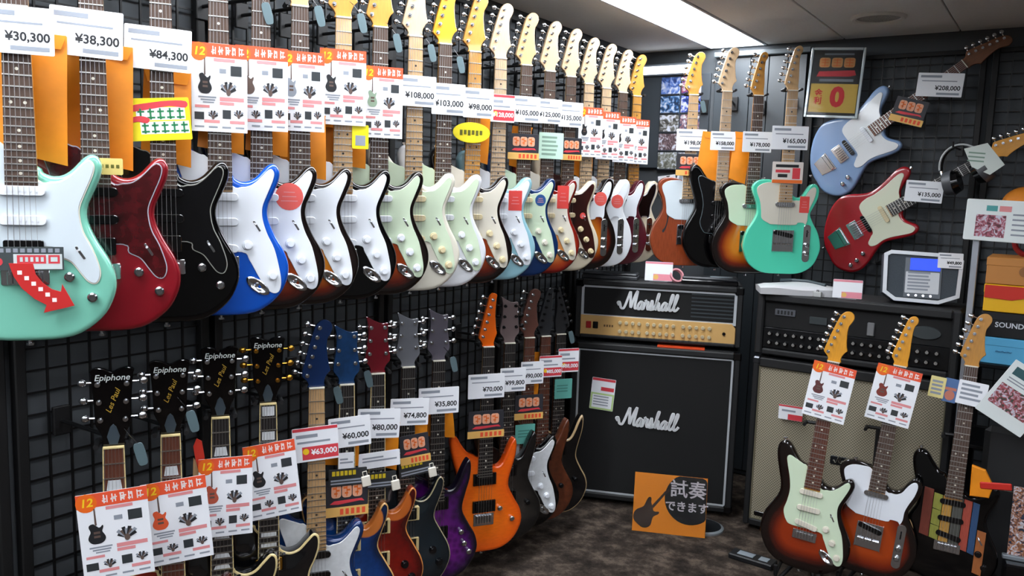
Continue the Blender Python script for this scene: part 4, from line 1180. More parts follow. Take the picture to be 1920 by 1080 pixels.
# yellow cards
o = obj('yellow_card', card_mesh(.124, .092), mat('yellow card', '#e6d80a', .5), None, on_guitar('u2', -.004, 1.586, off=-.030, tilt=-5))
tag(o, 'bright yellow card with green lettering tilted on the black guitar neck', 'card')
def yp(b):
    rr = random.Random(11)
    for row, (z0, n_) in enumerate(((.012, 5), (-.018, 5))):
        for k in range(n_):
            x = -.046 + k * .020 + row * .006
            b.box(x, x + .016, -.0012, -.0006, z0 - .010 + .002 * k * 0, z0 - .006); b.box(x + .005, x + .009, -.0012, -.0006, z0 - .012, z0 + .012); b.box(x + .001, x + .015, -.0012, -.0006, z0 + .003, z0 + .007)
obj('green_lettering', simple('yp#', yp), GREENINK, o)
obj('white_strokes', simple('yp3#', lambda b: [b.box(-.048 + k * .020 + r_ * .006, -.028 + k * .020 + r_ * .006, -.0008, -.0005, (.012, -.018)[r_] - .0135, (.012, -.018)[r_] + .0135, 0) for k in range(5) for r_ in (0, 1)]), PAPER, o)
def yp2(b):
    b.plate(spline([(-58, 30), (-20, 36), (20, 40), (56, 38), (54, 24), (20, 28), (-20, 22), (-56, 18)], 3), -.0011, -.0006, .0001); b.plate(spline([(-60, 4), (-40, 8), (-22, 2), (-28, -8), (-46, -4), (-60, -6)], 3), -.0013, -.0006, .0001)
obj('red_swash', simple('yp2#', yp2), REDINK, o)
o = obj('oval_card', simple('oval#', lambda b: b.plate(ellipse(0, 0, .066, .034, 32), -.0008, .0008, .0003)), mat('yellow card', '#e6d80a', .5), None, on_guitar('u10', -.014, 1.640, off=-.030))
tag(o, 'yellow oval card hung on the amber guitar neck', 'card')
def ov(b):
    for k in range(6): b.box(-.042 + k * .014, -.032 + k * .014, -.0014, -.0008, -.010 + (k % 2) * .003, .008); 
obj('dark_lettering', simple('ov#', ov), mat('olive print', '#5c5a10', .6), o)
def ovr(b): b.plate(ellipse(0, 0, .063, .031, 32), -.0010, -.0008, .0001)
obj('inner_field', simple('ovr#', ovr), mat('deep yellow print', '#f0e020', .5), o)
o = obj('yellow_card', card_mesh(.046, .066), mat('yellow card', '#e6d80a', .5), None, on_guitar('u6', .046, 1.588, off=-.020))
tag(o, 'small yellow card with grey picture below the sheet on the amber maple neck', 'card')
obj('grey_picture', simple('ycp#', lambda b: b.rect(-.014, -.024, .014, .004, -.0011)), PAPERGREY, o)
o = obj('small_card', card_mesh(.062, .034), mat('pale yellow card', '#d8c070', .6), None, on_guitar('u1', .022, 1.478, off=-.028))
tag(o, 'small pale yellow card on the metallic red guitar', 'card')
obj('printed_lines', simple('smc#', lambda b: [b.rect(-.012 + k * .010, -.003, -.006 + k * .010, .004, -.0011) for k in range(4)]), mat('olive print', '#5c5a10', .6), o)
# label and arrow on the turquoise guitar
g0 = GUITARS['u0'][0]
lab = obj('string_label', card_mesh(.150, .046, .001, .001), mat('dark label', '#3a4244', .5), None, on_guitar('u0', -.005, UZ + .168, off=-.0175)); tag(lab, 'dark string label with red and white print on the turquoise guitar strings', 'label')
obj('white_field', simple('sl1#', lambda b: b.rect(-.012, -.021, .072, .009, -.0011)), mat('pale print', '#c9d2d2', .5), lab)
obj('red_frame', simple('sl2#', lambda b: [b.rect(-.006, -.010, .044, .007, -.0013), b.rect(.048, -.010, .068, .007, -.0013)]), REDINK, lab)
obj('white_strokes', simple('sl3#', lambda b: [b.rect(-.001 + k * .009, -.006, .004 + k * .009, .003, -.0015) for k in range(5)] + [b.rect(.052, -.006, .064, .003, -.0015)]), mat('pale print', '#c9d2d2', .5), lab)
obj('top_print', simple('sl4#', lambda b: [b.rect(-.072 + k * .012, .012, -.064 + k * .012, .020, -.0011) for k in range(12)]), PAPERGREY, lab)
obj('red_spot', simple('sl5#', lambda b: b.flat(ellipse(-.040, -.006, .010, .009, 16), -.0012)), REDINK, lab)
def arrow(b):
    outer = [(-8, 50), (-2, 30), (8, 12), (24, -4), (40, -14)]
    inner = [(60, 6), (48, 10), (36, 20), (27, 33), (24, 50)]
    p = [(x * .001, z * .001) for x, z in outer + [(36, -26), (78, -16), (62, 18)] + inner]
    b.plate(p, -.0010, .0004, .0002)
ar = obj('arrow_flag', simple('arrow#', arrow), mat('arrow red', '#c2201e', .5), lab, T(-.010, -.001, -.074) @ Matrix.Diagonal((1.3, 1, 1.3, 1)))
rrr = random.Random(2)
obj('arrow_strokes', simple('arr2#', lambda b: [b.box(.006 + k * .009 - .003, .006 + k * .009 + .003, -.0016, -.0010, .036 - k * .0085 - .003, .036 - k * .0085 + .003) for k in range(6)]), mat('white print', '#f4e4e0', .6), ar)
# envelopes of the upper row
for k, lx, z, w, h, fl in ((0, .022, 1.735, .118, .245, .05), (1, .010, 1.735, .128, .250, .06), (2, .012, 1.700, .100, .205, .08), (3, .008, 1.640, .098, .112, .1), (4, .020, 1.640, .100, .112, .05), (5, .020, 1.640, .110, .165, .15), (6, .012, 1.640, .125, .130, .1), (10, .040, 1.760, .085, .210, .0), (12, .012, 1.690, .080, .155, .1), (15, .012, 1.640, .090, .130, .1)):
    envelope(on_guitar(f'u{k}', lx, z, off=.036 if k in (3, 4) else .050, tilt=2), w, h, f'orange paper envelope behind the neck of the {SHORT["u%d" % k]} guitar in the upper row', fl)

# back wall cards
for k, lx, z, w, h, who in ((0, -.004, 1.700, .136, .096, 'red brown natural wood'), (1, -.012, 1.695, .110, .082, 'all black back wall'), (2, .0, 1.690, .126, .088, 'single-cut sunburst back wall'), (3, -.004, 1.705, .150, .098, 'sea green')):
    price_tag(on_guitar(f'b{k}', lx, z, off=-.026), w, h, ('¥198,000', '¥158,000', '¥178,000', '¥165,000')[k], f'white price tag on the {who} guitar')
pop_card(on_guitar('b0', -.006, 1.588), .118, .098, 'dark sale card with orange lettering on the red brown guitar')
o = obj('promo_card', card_mesh(.128, .090), mat('promo pale', '#d8cfc8', .6), None, on_guitar('b3', -.004, 1.560, off=-.026)); tag(o, 'pale sale card with red print on the sea green guitar neck', 'card')
obj('red_print', simple('pc1#', lambda b: [b.rect(.020, -.026, .052, .020, -.0011), b.rect(-.05, .0, .01, .012, -.0011)]), REDINK, o)
obj('dark_print', simple('pc2#', lambda b: [b.rect(-.05, .022, .045, .034, -.0011), b.rect(-.04, -.020, .0, -.006, -.0011)]), INK, o)
obj('orange_strip', simple('pc3#', lambda b: b.rect(-.062, -.044, .062, -.030, -.0011)), mat('strong orange print', '#e06a20', .6), o)
envelope(on_guitar('b1', -.010, 1.735, off=.056, tilt=4), .150, .235, 'orange paper envelope behind the pale neck of the all black guitar', .1)
envelope(on_guitar('b2', -.040, 1.735, off=.056, tilt=4), .075, .215, 'orange paper envelope behind the neck beside the sea green guitar', .0)

# lower row sheets and tags
for k, lx, z, w, pm, tl_, who in ((0, .001, .673, SW, INK, -4, 'on the first black single-cut guitar by bare grid'), (1, .012, .657, SW, mat('cherry print', '#d8562c', .6), -5, 'with cherry sunburst guitar picture'), (2, .010, .674, .126, mat('brick print', '#b0503a', .6), 0, 'beside a red paper ribbon'), (3, .009, .676, .132, INK, -6, 'on the guitar with gold tuners')):
    set_sheet(on_guitar(f'l{k}', lx, z, off=-.026, tilt=tl_), pm, 'white set sheet with red orange header ' + who, w=w)
for k, lx, z, w, h, p, st, tl_, who in ((4, -.005, .733, .126, .098, '¥63,000', 'red', -3, 'on the dark blue guitar with maple board'), (5, .006, .739, .122, .090, '¥60,000', 'white', -3, 'reading 60,000 on the quilted blue guitar'), (6, .0, .735, .132, .092, '¥80,000', 'white', 3, 'reading 80,000 on the quilted red guitar'),
                              (7, .001, .741, .126, .088, '¥74,800', 'white', 2, 'reading 74,800 on the dark teal guitar'), (8, -.003, .747, .140, .090, '¥35,800', 'white', 0, 'reading 35,800 on the purple guitar'), (9, -.011, .744, .140, .090, '¥70,000', 'white', 0, 'reading 70,000 on the orange guitar'),
                              (10, .010, .742, .104, .091, '¥99,800', 'white', 0, 'on the charcoal guitar'), (11, .008, .745, .096, .089, '¥90,000', 'white', 0, 'on the black guitar with pearl pickguard'), (12, .018, .750, .100, .088, '¥85,000', 'red', 0, 'on the brown burl guitar'), (13, .030, .755, .094, .100, '¥88,000', 'red', 0, 'on the guitar with reversed headstock')):
    price_tag(on_guitar(f'l{k}', lx, z, tilt=tl_), w, h, p, ('red and white' if st == 'red' else 'white') + ' price tag ' + who, st)
for k, lx, z, w, h, who in ((5, -.002, .540, .124, .112, 'between the pearl pickguard and the blue carved top'), (7, .020, .618, .096, .098, 'on the dark teal guitar'), (9, -.009, .602, .136, .102, 'on the orange guitar'), (11, -.002, .608, .118, .100, 'on the black guitar with pearl pickguard')):
    pop_card(on_guitar(f'l{k}', lx, z, off=-.026, tilt=(-6 if k == 7 else 0)), w, h, 'dark sale card with orange lettering ' + who)
for k, lx, z, w, h, who in ((11, -.014, .500, .084, .078, 'under the sale card of the pearl pickguard guitar'), (13, .011, .635, .080, .084, 'on the neck of the guitar with reversed headstock')):
    o = obj('teal_card', card_mesh(w, h), TEALCARD, None, on_guitar(f'l{k}', lx, z)); tag(o, 'teal green card ' + who, 'card', 'teal cards')
    obj('printed_lines', simple('tealp#', lambda b: [b.rect(-.030, .012 - k_ * .012, .020, .016 - k_ * .012, -.0011) for k_ in range(3)]), mat('deep teal print', '#3c7a70', .6), o)
for k, lx, z, w, h, who, tl_ in ((6, .003, .621, .130, .050, 'long white label strip on the quilted red guitar neck', -3), (5, -.004, .649, .046, .056, 'small white label on the quilted blue guitar neck', 0)):
    o = obj('label_strip', card_mesh(w, h), PAPER, None, on_guitar(f'l{k}', lx, z, tilt=tl_)); tag(o, who, 'label')
    obj('printed_lines', simple(f'ls#{w}', lambda b: [b.rect(-w * .40, -.004 + q_ * .010, w * (.1 if q_ else .42), .001 + q_ * .010, -.0011) for q_ in range(2)]), PAPERGREY, o)
for k, lx, z, who in ((5, .0, .605, 'quilted blue'), (6, .0, .555, 'quilted red'), (7, .025, .555, 'dark teal')):
    o = obj('string_pack', card_mesh(.112, .052), mat('pack charcoal', '#26282a', .5), None, on_guitar(f'l{k}', lx, z, off=-.030 if k == 5 else -.0235, tilt=(-8 if k == 7 else 0))); tag(o, f'black string pack card with yellow lettering on the {who} guitar', 'card', 'black string pack cards')
    obj('yellow_lettering', simple('spk#', lambda b: [b.rect(-.046 + q_ * .012, .006, -.037 + q_ * .012, .020, -.0011) for q_ in range(6)]), mat('dull yellow print', '#c9b018', .6), o)
    obj('white_lines', simple('spk2#', lambda b: [b.rect(-.05, -.020 + q_ * .009, .048, -.015 + q_ * .009, -.0011) for q_ in range(2)]), PAPERGREY, o)
    t = thing('security_tag', f'white plastic security tag hung beside the {who} guitar neck', 'security tag', on_guitar(f'l{k}', lx + .052, z - .012, off=-.036, tilt=-10), 'white security tags')
    b = MB(); b.cbox(-.013, .013, -.004, .004, -.020, .012, .002); obj('case', simple('stag#', lambda b: b.cbox(-.013, .013, -.004, .004, -.020, .012, .002)), mat('tag white', '#dcd6c8', .4), t)
    obj('loop', simple('stag2#', lambda b: b.tube([(-.006, 0, .012), (-.006, 0, .026), (.006, 0, .026), (.006, 0, .012)], .0012, 6)), mat('tag white', '#dcd6c8', .4), t)
for k, lx, z, w, h, fl in ((5, -.010, .705, .110, .085, .05), (6, .050, .720, .060, .150, .0), (7, .040, .705, .075, .110, .1), (8, .010, .730, .100, .125, .45), (11, .035, .760, .060, .150, .0), (12, -.012, .800, .070, .170, .0)):
    envelope(on_guitar(f'l{k}', lx, z, off=.034, tilt=3), w, h, f'orange paper envelope behind the neck of the {SHORT["l%d" % k]} guitar in the lower row', fl)
# red ribbon with tan back beside l2
t = thing('paper_ribbon', 'red and tan folded paper ribbon between two single-cut guitar necks', 'ribbon', on_guitar('l2', -.050, .805, off=-.006))
b = MB(); p = [(-.014, .0), (-.006, .02), (.006, .012), (.012, -.03), (.008, -.062), (-.004, -.058), (-.010, -.03)]; b.plate(p, -.004, -.002, .0004); obj('red_fold', b.mesh('red_fold'), mat('ribbon red', '#cf3524', .4), t)
b = MB(); p = [(-.014, -.03), (-.002, -.045), (.012, -.06), (.020, -.118), (.006, -.095), (-.016, -.075)]; b.plate(p, .0, .0015, .0003); obj('tan_back', b.mesh('tan_back'), mat('ribbon tan', '#c8a070', .6), t)

# ================================================================== AMPLIFIERS
PIPING = mat('white piping', '#aeb2b6', .5)
GRILLE = grained('black grille cloth', '#050506', .8, 400, .35)
GOLDP = grained('gold panel', '#c9a062', .4, 8, .06, (1, 1, 1), coat=.1)
SILVER = mat('logo white', '#e6e8ea', .3, 0, .4)

def script_logo(width):
    """the script lettering as thick strokes, x 0..1"""
    key = f'logo#{width}'
    if key in MESH: return MESH[key]
    st = []
    # capital M with swash
    st.append([(0.02,.10),(.0,.135),(.02,.15),(.035,.12),(.05,.06),(.085,.045),(.115,.09),(.16,.22),(.195,.315),(.20,.22),(.205,.07),(.235,.16),(.27,.26),(.305,.33),(.29,.22),(.27,.10),(.275,.055),(.305,.06)])
    def a(x): return [(x+.075,.15),(x+.05,.17),(x+.015,.13),(x,.075),(x+.015,.045),(x+.045,.07),(x+.08,.16),(x+.065,.08),(x+.07,.048),(x+.095,.065)]
    st.append(a(.315))
    st.append([(.405,.07),(.43,.14),(.445,.175),(.435,.195),(.455,.165),(.475,.165),(.465,.09),(.475,.05),(.495,.06)])
    st.append([(.50,.07),(.535,.19),(.545,.12),(.545,.07),(.52,.045),(.50,.06),(.545,.05),(.575,.07)])
    st.append([(.575,.07),(.61,.17),(.645,.29),(.635,.30),(.615,.22),(.59,.05),(.61,.13),(.635,.16),(.645,.13),(.64,.06),(.655,.045),(.68,.07)])
    st.append(a(.685))
    def l(x): return [(x,.07),(x+.04,.16),(x+.075,.27),(x+.065,.30),(x+.04,.22),(x+.02,.08),(x+.035,.045),(x+.065,.065)]
    st.append(l(.785)); st.append(l(.855) + [(.945,.10)])
    b = MB()
    for s_ in st:
        sp = spline([(x * 1000, z * 1000) for x, z in s_], 4, closed=False)
        for (x0, z0), (x1, z1) in zip(sp[:-1], sp[1:]):
            d = Vector((x1 - x0, z1 - z0)); L = d.length
            if L < 1e-6: continue
            d /= L; n_ = Vector((-d.y, d.x))
            wd = .0125 + .0075 * abs(d.y)
            e = d * wd * .35
            q = [(x0 - e.x + n_.x * wd, z0 - e.y + n_.y * wd), (x0 - e.x - n_.x * wd, z0 - e.y - n_.y * wd), (x1 + e.x - n_.x * wd, z1 + e.y - n_.y * wd), (x1 + e.x + n_.x * wd, z1 + e.y + n_.y * wd)]
            q = [(x * width, z * width) for x, z in q]
            if area(q) < 0: q = q[::-1]
            b.plate(q, -.006, 0, .0008)
    MESH[key] = b.mesh('logo')
    return MESH[key]

MA = T(.502, 3.459, 0) @ RZ(20.2)
def corner_guard(b, x, y, z, sx, sy, sz, s_=.034):
    b.cbox(min(x, x - sx * s_) - .002, max(x, x - sx * s_) + .002, min(y, y - sy * s_) - .002, max(y, y - sy * s_) + .002, min(z, z - sz * s_) - .002, max(z, z - sz * s_) + .002, .006)

def piping_frame(b, x0, x1, z0, z1, y, w=.010):
    b.box(x0, x1, y - .004, y, z1 - w, z1); b.box(x0, x1, y - .004, y, z0, z0 + w)
    b.box(x0, x0 + w, y - .004, y, z0 + w, z1 - w); b.box(x1 - w, x1, y - .004, y, z0 + w, z1 - w)

# speaker cabinet
cab = thing('speaker_cabinet', 'black four-speaker cabinet with white piping and script logo', 'speaker cabinet', MA)
b = MB(); W = .380
b.cbox(-W, W, .006, .315, .022, .762, .014)
obj('shell', b.mesh('shell'), BLACKTOLEX, cab)
b = MB()
for (x0, x1, z0, z1) in ((-W, -.352, .022, .762), (.352, W, .022, .762), (-.352, .352, .732, .762), (-.352, .352, .022, .05)):
    b.cbox(x0, x1, -.020, .008, z0, z1, .006)
obj('front_frame', b.mesh('front_frame'), BLACKTOLEX, cab)
b = MB(); b.box(-.350, .350, -.004, .005, .052, .730); obj('grille_cloth', b.mesh('grille_cloth'), GRILLE, cab)
b = MB(); piping_frame(b, -.350, .350, .048, .733, -.006, .009); obj('piping', b.mesh('piping'), PIPING, cab)
obj('logo', script_logo(.300), SILVER, cab, T(-.160, -.005, .375) @ RY(1.5))
for sx in (-1, 1):
    for sz in (0, 1):
        b = MB(); corner_guard(b, sx * W, -.020, .762 if sz else .022, sx, -1, 1 if sz else -1); obj('corner_guard', b.mesh('corner_guard'), BLACKP, cab)
        b = MB(); b.cyl((sx * .30, .05 if sz else .27, .022), (sx * .30, .05 if sz else .27, 0), .018, .015, 12); obj('foot', b.mesh('foot'), BLACKP, cab)
o = obj('card', card_mesh(.110, .150), PAPER, None, MA @ T(-.228, -.008, .522) @ RY(4)); tag(o, 'white card with red top and green frame stuck on the black speaker cabinet', 'card')
obj('red_top', simple('mc1#', lambda b: [b.rect(-.053, .062, .053, .074, -.0011), b.rect(-.010, .016, .050, .034, -.0011)]), REDINK, o)
obj('green_frame', simple('mc2#', lambda b: [b.rect(-.054, -.074, .054, -.066, -.0011), b.rect(-.054, -.066, -.046, -.004, -.0011), b.rect(.046, -.066, .054, -.004, -.0011), b.rect(-.054, -.004, .054, .004, -.0011)]), mat('lime print', '#b6d08a', .6), o)
obj('printed_lines', simple('mc3#', lambda b: [b.rect(-.040, -.054 + q_ * .013, .030, -.049 + q_ * .013, -.0011) for q_ in range(4)]), PAPERGREY, o)

# amplifier head
MH = MA @ T(0, .03, .780)
head = thing('amplifier_head', 'black amplifier head with gold control panel and script logo', 'amplifier', MH)
b = MB(); W = .375; H = .272
b.cbox(-W, W, .006, .27, .0, H, .012); obj('shell', b.mesh('shell'), BLACKTOLEX, head)
b = MB()
for (x0, x1, z0, z1) in ((-W, -.350, 0, H), (.350, W, 0, H), (-.350, .350, H - .026, H), (-.350, .350, 0, .018)): b.cbox(x0, x1, -.020, .008, z0, z1, .005)
obj('front_frame', b.mesh('front_frame'), BLACKTOLEX, head)
b = MB(); b.box(-.348, .348, -.002, .005, .110, H - .028); obj('front_cloth', b.mesh('front_cloth'), GRILLE, head)
b = MB(); piping_frame(b, -.349, .349, .098, H - .024, -.006, .012); obj('piping', b.mesh('piping'), PIPING, head)
p = [(-.349, .016), (.349, .016), (.349, .086), (.332, .106), (-.349, .106)]
b = MB(); b.plate(p, -.016, .005, .0015); obj('control_panel', b.mesh('control_panel'), GOLDP, head)
obj('logo', script_logo(.290), SILVER, head, T(-.180, -.004, .132) @ RY(-.5))
kb = simple('amp_knob#', lambda b: (b.cyl((0, 0, 0), (0, -.010, 0), .0085, .0075, 14), b.box(-.001, .001, -.0115, -.010, -.001, .007)), True)
for row in (0, 1):
    for grp, (x0, n_) in enumerate(((-.165, 4), (-.040, 5), (.120, 5))):
        for k in range(n_):
            obj('knob', kb, mat('knob pale gold', '#d8cba8', .3, .4), head, T(x0 + k * .029, -.016, .080 - row * .040))
b = MB(); b.cbox(-.322, -.298, -.022, -.016, .046, .078, .002); obj('power_switch', b.mesh('power_switch'), mat('switch red', '#a01818', .4), head)
b = MB(); b.cbox(-.290, -.266, -.022, -.016, .046, .078, .002); obj('standby_switch', b.mesh('standby_switch'), BLACKP, head)
b = MB()
for k in range(4): b.rect(-.240 + k * .012, .056, -.232 + k * .012, .066, -.0164)
obj('model_lettering', b.mesh('model_lettering'), mat('panel ink', '#5a4020', .6), head)
b = MB(); b.cyl((.300, -.016, .060), (.300, -.021, .060), .008, .007, 12); obj('input_jack', b.mesh('input_jack'), BLACKP, head)
for sx in (-1, 1):
    b = MB(); corner_guard(b, sx * W, -.020, H, sx, -1, 1); obj('corner_guard', b.mesh('corner_guard'), BLACKP, head)
b = MB()
for k in range(4): b.cyl(((-.3, .3)[k % 2], (.05, .23)[k // 2], 0), ((-.3, .3)[k % 2], (.05, .23)[k // 2], -.018), .014, .012, 10)
tag(obj('feet', b.mesh('feet'), BLACKP, head), kind='stuff')
# vent grille on the right of the front cloth
b = MB()
for k in range(7): b.box(.150, .335, -.0045, -.002, .125 + k * .017, .131 + k * .017)
obj('vent_slats', b.mesh('vent_slats'), mat('vent slate', '#2c3438', .5), head)
# things on and under the head
o = thing('orange_folder', 'flat orange red folder squeezed between amplifier head and cabinet', 'folder', MA @ T(.115, .06, .7625))
b = MB(); b.box(-.105, .105, -.07, .05, .0005, .003); obj('back_leaf', b.mesh('back_leaf'), mat('folder orange', '#d8481c', .5), o)
b = MB(); b.box(-.105, .105, -.07, .05, .004, .0065); obj('front_leaf', b.mesh('front_leaf'), mat('folder orange', '#d8481c', .5), o)
TOP = .780 + H
def flat_case(M, w, d, h, m, label, cat='case', lidm=None):
    t = thing('equipment_case', label, cat, M)
    b = MB(); b.cbox(-w / 2, w / 2, -d / 2, d / 2, 0, h * .6, .004); obj('base', b.mesh('base'), m, t)
    b = MB(); b.cbox(-w / 2 + .003, w / 2 - .003, -d / 2 + .003, d / 2 - .003, h * .6, h, .005); obj('lid', b.mesh('lid'), lidm or m, t)
flat_case(MH @ T(-.230, .09, H), .26, .12, .030, mat('case grey', '#3a3c40', .4), 'flat dark grey case on the left of the gold panel amplifier')
flat_case(MH @ T(.225, .08, H), .25, .12, .034, BLACKP, 'flat black case on the right of the gold panel amplifier', lidm=mat('case grey', '#3a3c40', .4))
o = obj('small_card', card_mesh(.10, .035), mat('pale blue grey card', '#b9c4cc', .5), None, MH @ T(.275, .075, H + .0345) @ RX(-90)); tag(o, 'small pale card lying on the flat black case', 'card')
obj('printed_lines', simple('sc9#', lambda b: b.rect(-.03, -.006, .03, .004, -.0011)), PAPERGREY, o)
t = thing('price_stand', 'pink and white price card propped on the gold panel amplifier', 'price card', MH @ T(-.005, .045, H + .048) @ RX(-8))
obj('card', card_mesh(.125, .088), PAPER, t)
obj('red_band', simple('ps1#', lambda b: [b.rect(-.024, -.042, .062, -.012, -.0011), b.rect(-.062, .034, .062, .043, -.0011)]), mat('pink print', '#e08a98', .6), t)
obj('yellow_spot', simple('ps2#', lambda b: b.flat(ellipse(-.012, -.026, .012, .012, 14), -.0014)), mat('warm yellow print', '#e0b060', .6), t)
b = MB(); b.box(-.040, .040, .004, .020, -.0475, -.043); b.box(-.002, .002, .001, .010, -.046, -.02); obj('foot', b.mesh('foot'), mat('clear plastic foot', '#8a8e92', .3), t)
t = thing('tape_ring', 'pink ring of tape leaning beside the price card', 'tape', MH @ T(.075, .060, H + .032) @ RZ(30) @ RX(62) @ T(0, 0, 0))
b = MB(); n = 24
P = [(r_ * math.cos(2 * math.pi * k / n), r_ * math.sin(2 * math.pi * k / n), z) for (r_, z) in ((.034, -.008), (.034, .008), (.026, .008), (.026, -.008)) for k in range(n)]
F = [(j * n + k, j * n + (k + 1) % n, ((j + 1) % 4) * n + (k + 1) % n, ((j + 1) % 4) * n + k) for j in range(4) for k in range(n)]
b.add(P, F); obj('roll', b.mesh('roll', True), mat('tape pink', '#d8959c', .4), t)

# second stack: beige grille cabinet + black many-knobbed head, parallel to the back wall
FX0, FX1, FY = .945, 1.715, 3.50
MF = T((FX0 + FX1) / 2, FY, 0)
fc = thing('speaker_cabinet', 'black speaker cabinet with beige woven grille behind the floor stand guitars', 'speaker cabinet', MF)
W = (FX1 - FX0) / 2
def weave():
    m = mat('beige grille weave', '#8c8470', .85)
    nt = m.node_tree
    tc = nt.nodes.new('ShaderNodeTexCoord'); ck = nt.nodes.new('ShaderNodeTexChecker')
    ck.inputs['Scale'].default_value = 170
    ck.inputs['Color1'].default_value = lin('#a39a84'); ck.inputs['Color2'].default_value = lin('#6a6454')
    nt.links.new(tc.outputs['Object'], ck.inputs['Vector']); nt.links.new(ck.outputs['Color'], bsdf(m).inputs['Base Color'])
    return m
b = MB(); b.cbox(-W, W, .008, .36, .03, .775, .012); obj('shell', b.mesh('shell'), BLACKTOLEX, fc)
b = MB()
for (x0, x1, z0, z1) in ((-W, -W + .026, .03, .775), (W - .026, W, .03, .775), (-W + .026, W - .026, .735, .775), (-W + .026, W - .026, .03, .060)): b.cbox(x0, x1, -.014, .010, z0, z1, .005)
obj('front_frame', b.mesh('front_frame'), BLACKTOLEX, fc)
b = MB(); b.box(-W + .026, W - .026, -.002, .007, .060, .735); obj('grille_cloth', b.mesh('grille_cloth'), weave(), fc)
b = MB(); piping_frame(b, -W + .025, W - .025, .058, .737, -.003, .006); obj('piping', b.mesh('piping'), mat('aged piping', '#6a6450', .6), fc)
b = MB(); b.plate(rrect(.02, .39, .125, .036, .006), -.008, -.002, .002); obj('badge', b.mesh('badge'), mat('badge dark', '#26282a', .3, .5), fc)
b = MB(); b.plate(rrect(-W + .075, .085, .060, .020, .004), -.006, -.002, .001); obj('name_plate', b.mesh('name_plate'), BLACKP, fc)
for k in range(4):
    b = MB(); x = (-W + .06, W - .06)[k % 2]; y = (.05, .31)[k // 2]; b.cyl((x, y, .03), (x, y, 0), .018, .016, 12); obj('foot', b.mesh('foot'), BLACKP, fc)
for sx in (-1, 1):
    b = MB(); corner_guard(b, sx * W, -.014, .775, sx, -1, 1, .028); obj('corner_guard', b.mesh('corner_guard'), mat('guard steel', '#4a4c50', .3, .8), fc)
obj('badge_lettering', script_logo(.095), NICKEL, fc, T(-.028, -.008, .378))

fh_ = thing('amplifier_head', 'large black amplifier head with two rows of knobs on the beige cabinet', 'amplifier', MF @ T(0, .0, .790))
H2 = .262
b = MB(); b.cbox(-W, W, .02, .30, 0, H2, .012); obj('shell', b.mesh('shell'), BLACKTOLEX, fh_)
b = MB()
for (x0, x1, z0, z1) in ((-W, -W + .03, 0, H2), (W - .03, W, 0, H2), (-W + .03, W - .03, H2 - .034, H2), (-W + .03, W - .03, 0, .026)): b.cbox(x0, x1, -.012, .022, z0, z1, .006)
obj('front_frame', b.mesh('front_frame'), BLACKTOLEX, fh_)
b = MB(); b.box(-W + .03, W - .03, .012, .019, .118, H2 - .034); obj('upper_grille', b.mesh('upper_grille'), GRILLE, fh_)
b = MB(); b.cbox(-W + .03, W - .03, .002, .019, .028, .116, .002); obj('control_panel', b.mesh('control_panel'), mat('panel black', '#0e0f11', .35, .3), fh_)
kn = simple('chicken_knob#', lambda b: (b.cyl((0, 0, 0), (0, -.012, 0), .0105, .009, 14), b.cyl((0, -.012, 0), (0, -.0135, 0), .0085, .008, 14)), True)
kcap = simple('knob_cap#', lambda b: (b.cyl((0, -.0135, 0), (0, -.0145, 0), .0065, .006, 12), b.box(-.0012, .0012, -.0152, -.0145, -.001, .008)), True)
for row in (0, 1):
    for k in range(20):
        x = -W + .060 + k * .0335
        o = obj('knob', kn, BLACKP, fh_, T(x, .002, .092 - row * .038))
        obj('cap', kcap, mat('knob cap silver', '#a8a6a2', .35, .6), o)
b = MB(); b.plate(rrect(-.270, .185, .085, .028, .003), .006, .012, .001); obj('plaque', b.mesh('plaque'), mat('plaque silver', '#8a8e96', .3, .8), fh_)
b = MB()
for k in range(5): b.box(-.302 + k * .014, -.294 + k * .014, .0045, .006, .177, .193)
obj('plaque_lettering', b.mesh('plaque_lettering'), INK, fh_)
b = MB(); b.plate(rrect(-.135, .165, .070, .030, .003), .006, .012, .001); obj('plaque', b.mesh('plaque#2'), mat('plaque dim', '#4a5052', .4, .6), fh_)
b = MB(); b.cbox(.055, .082, .002, .012, .128, .182, .003); obj('latch', b.mesh('latch'), mat('latch grey', '#8c8e90', .35, .5), fh_)
b = MB(); b.plate(ellipse(.265, .165, .055, .026, 24), .006, .012, .002); obj('vent_badge', b.mesh('vent_badge'), mat('plaque dim', '#4a5052', .4, .6), fh_)
FT = .790 + H2
b = MB()
for k in range(4): b.cyl(((-.33, .33)[k % 2], (.06, .26)[k // 2], 0), ((-.33, .33)[k % 2], (.06, .26)[k // 2], -.0155), .014, .012, 10)
tag(obj('feet', b.mesh('feet'), BLACKP, fh_), kind='stuff')

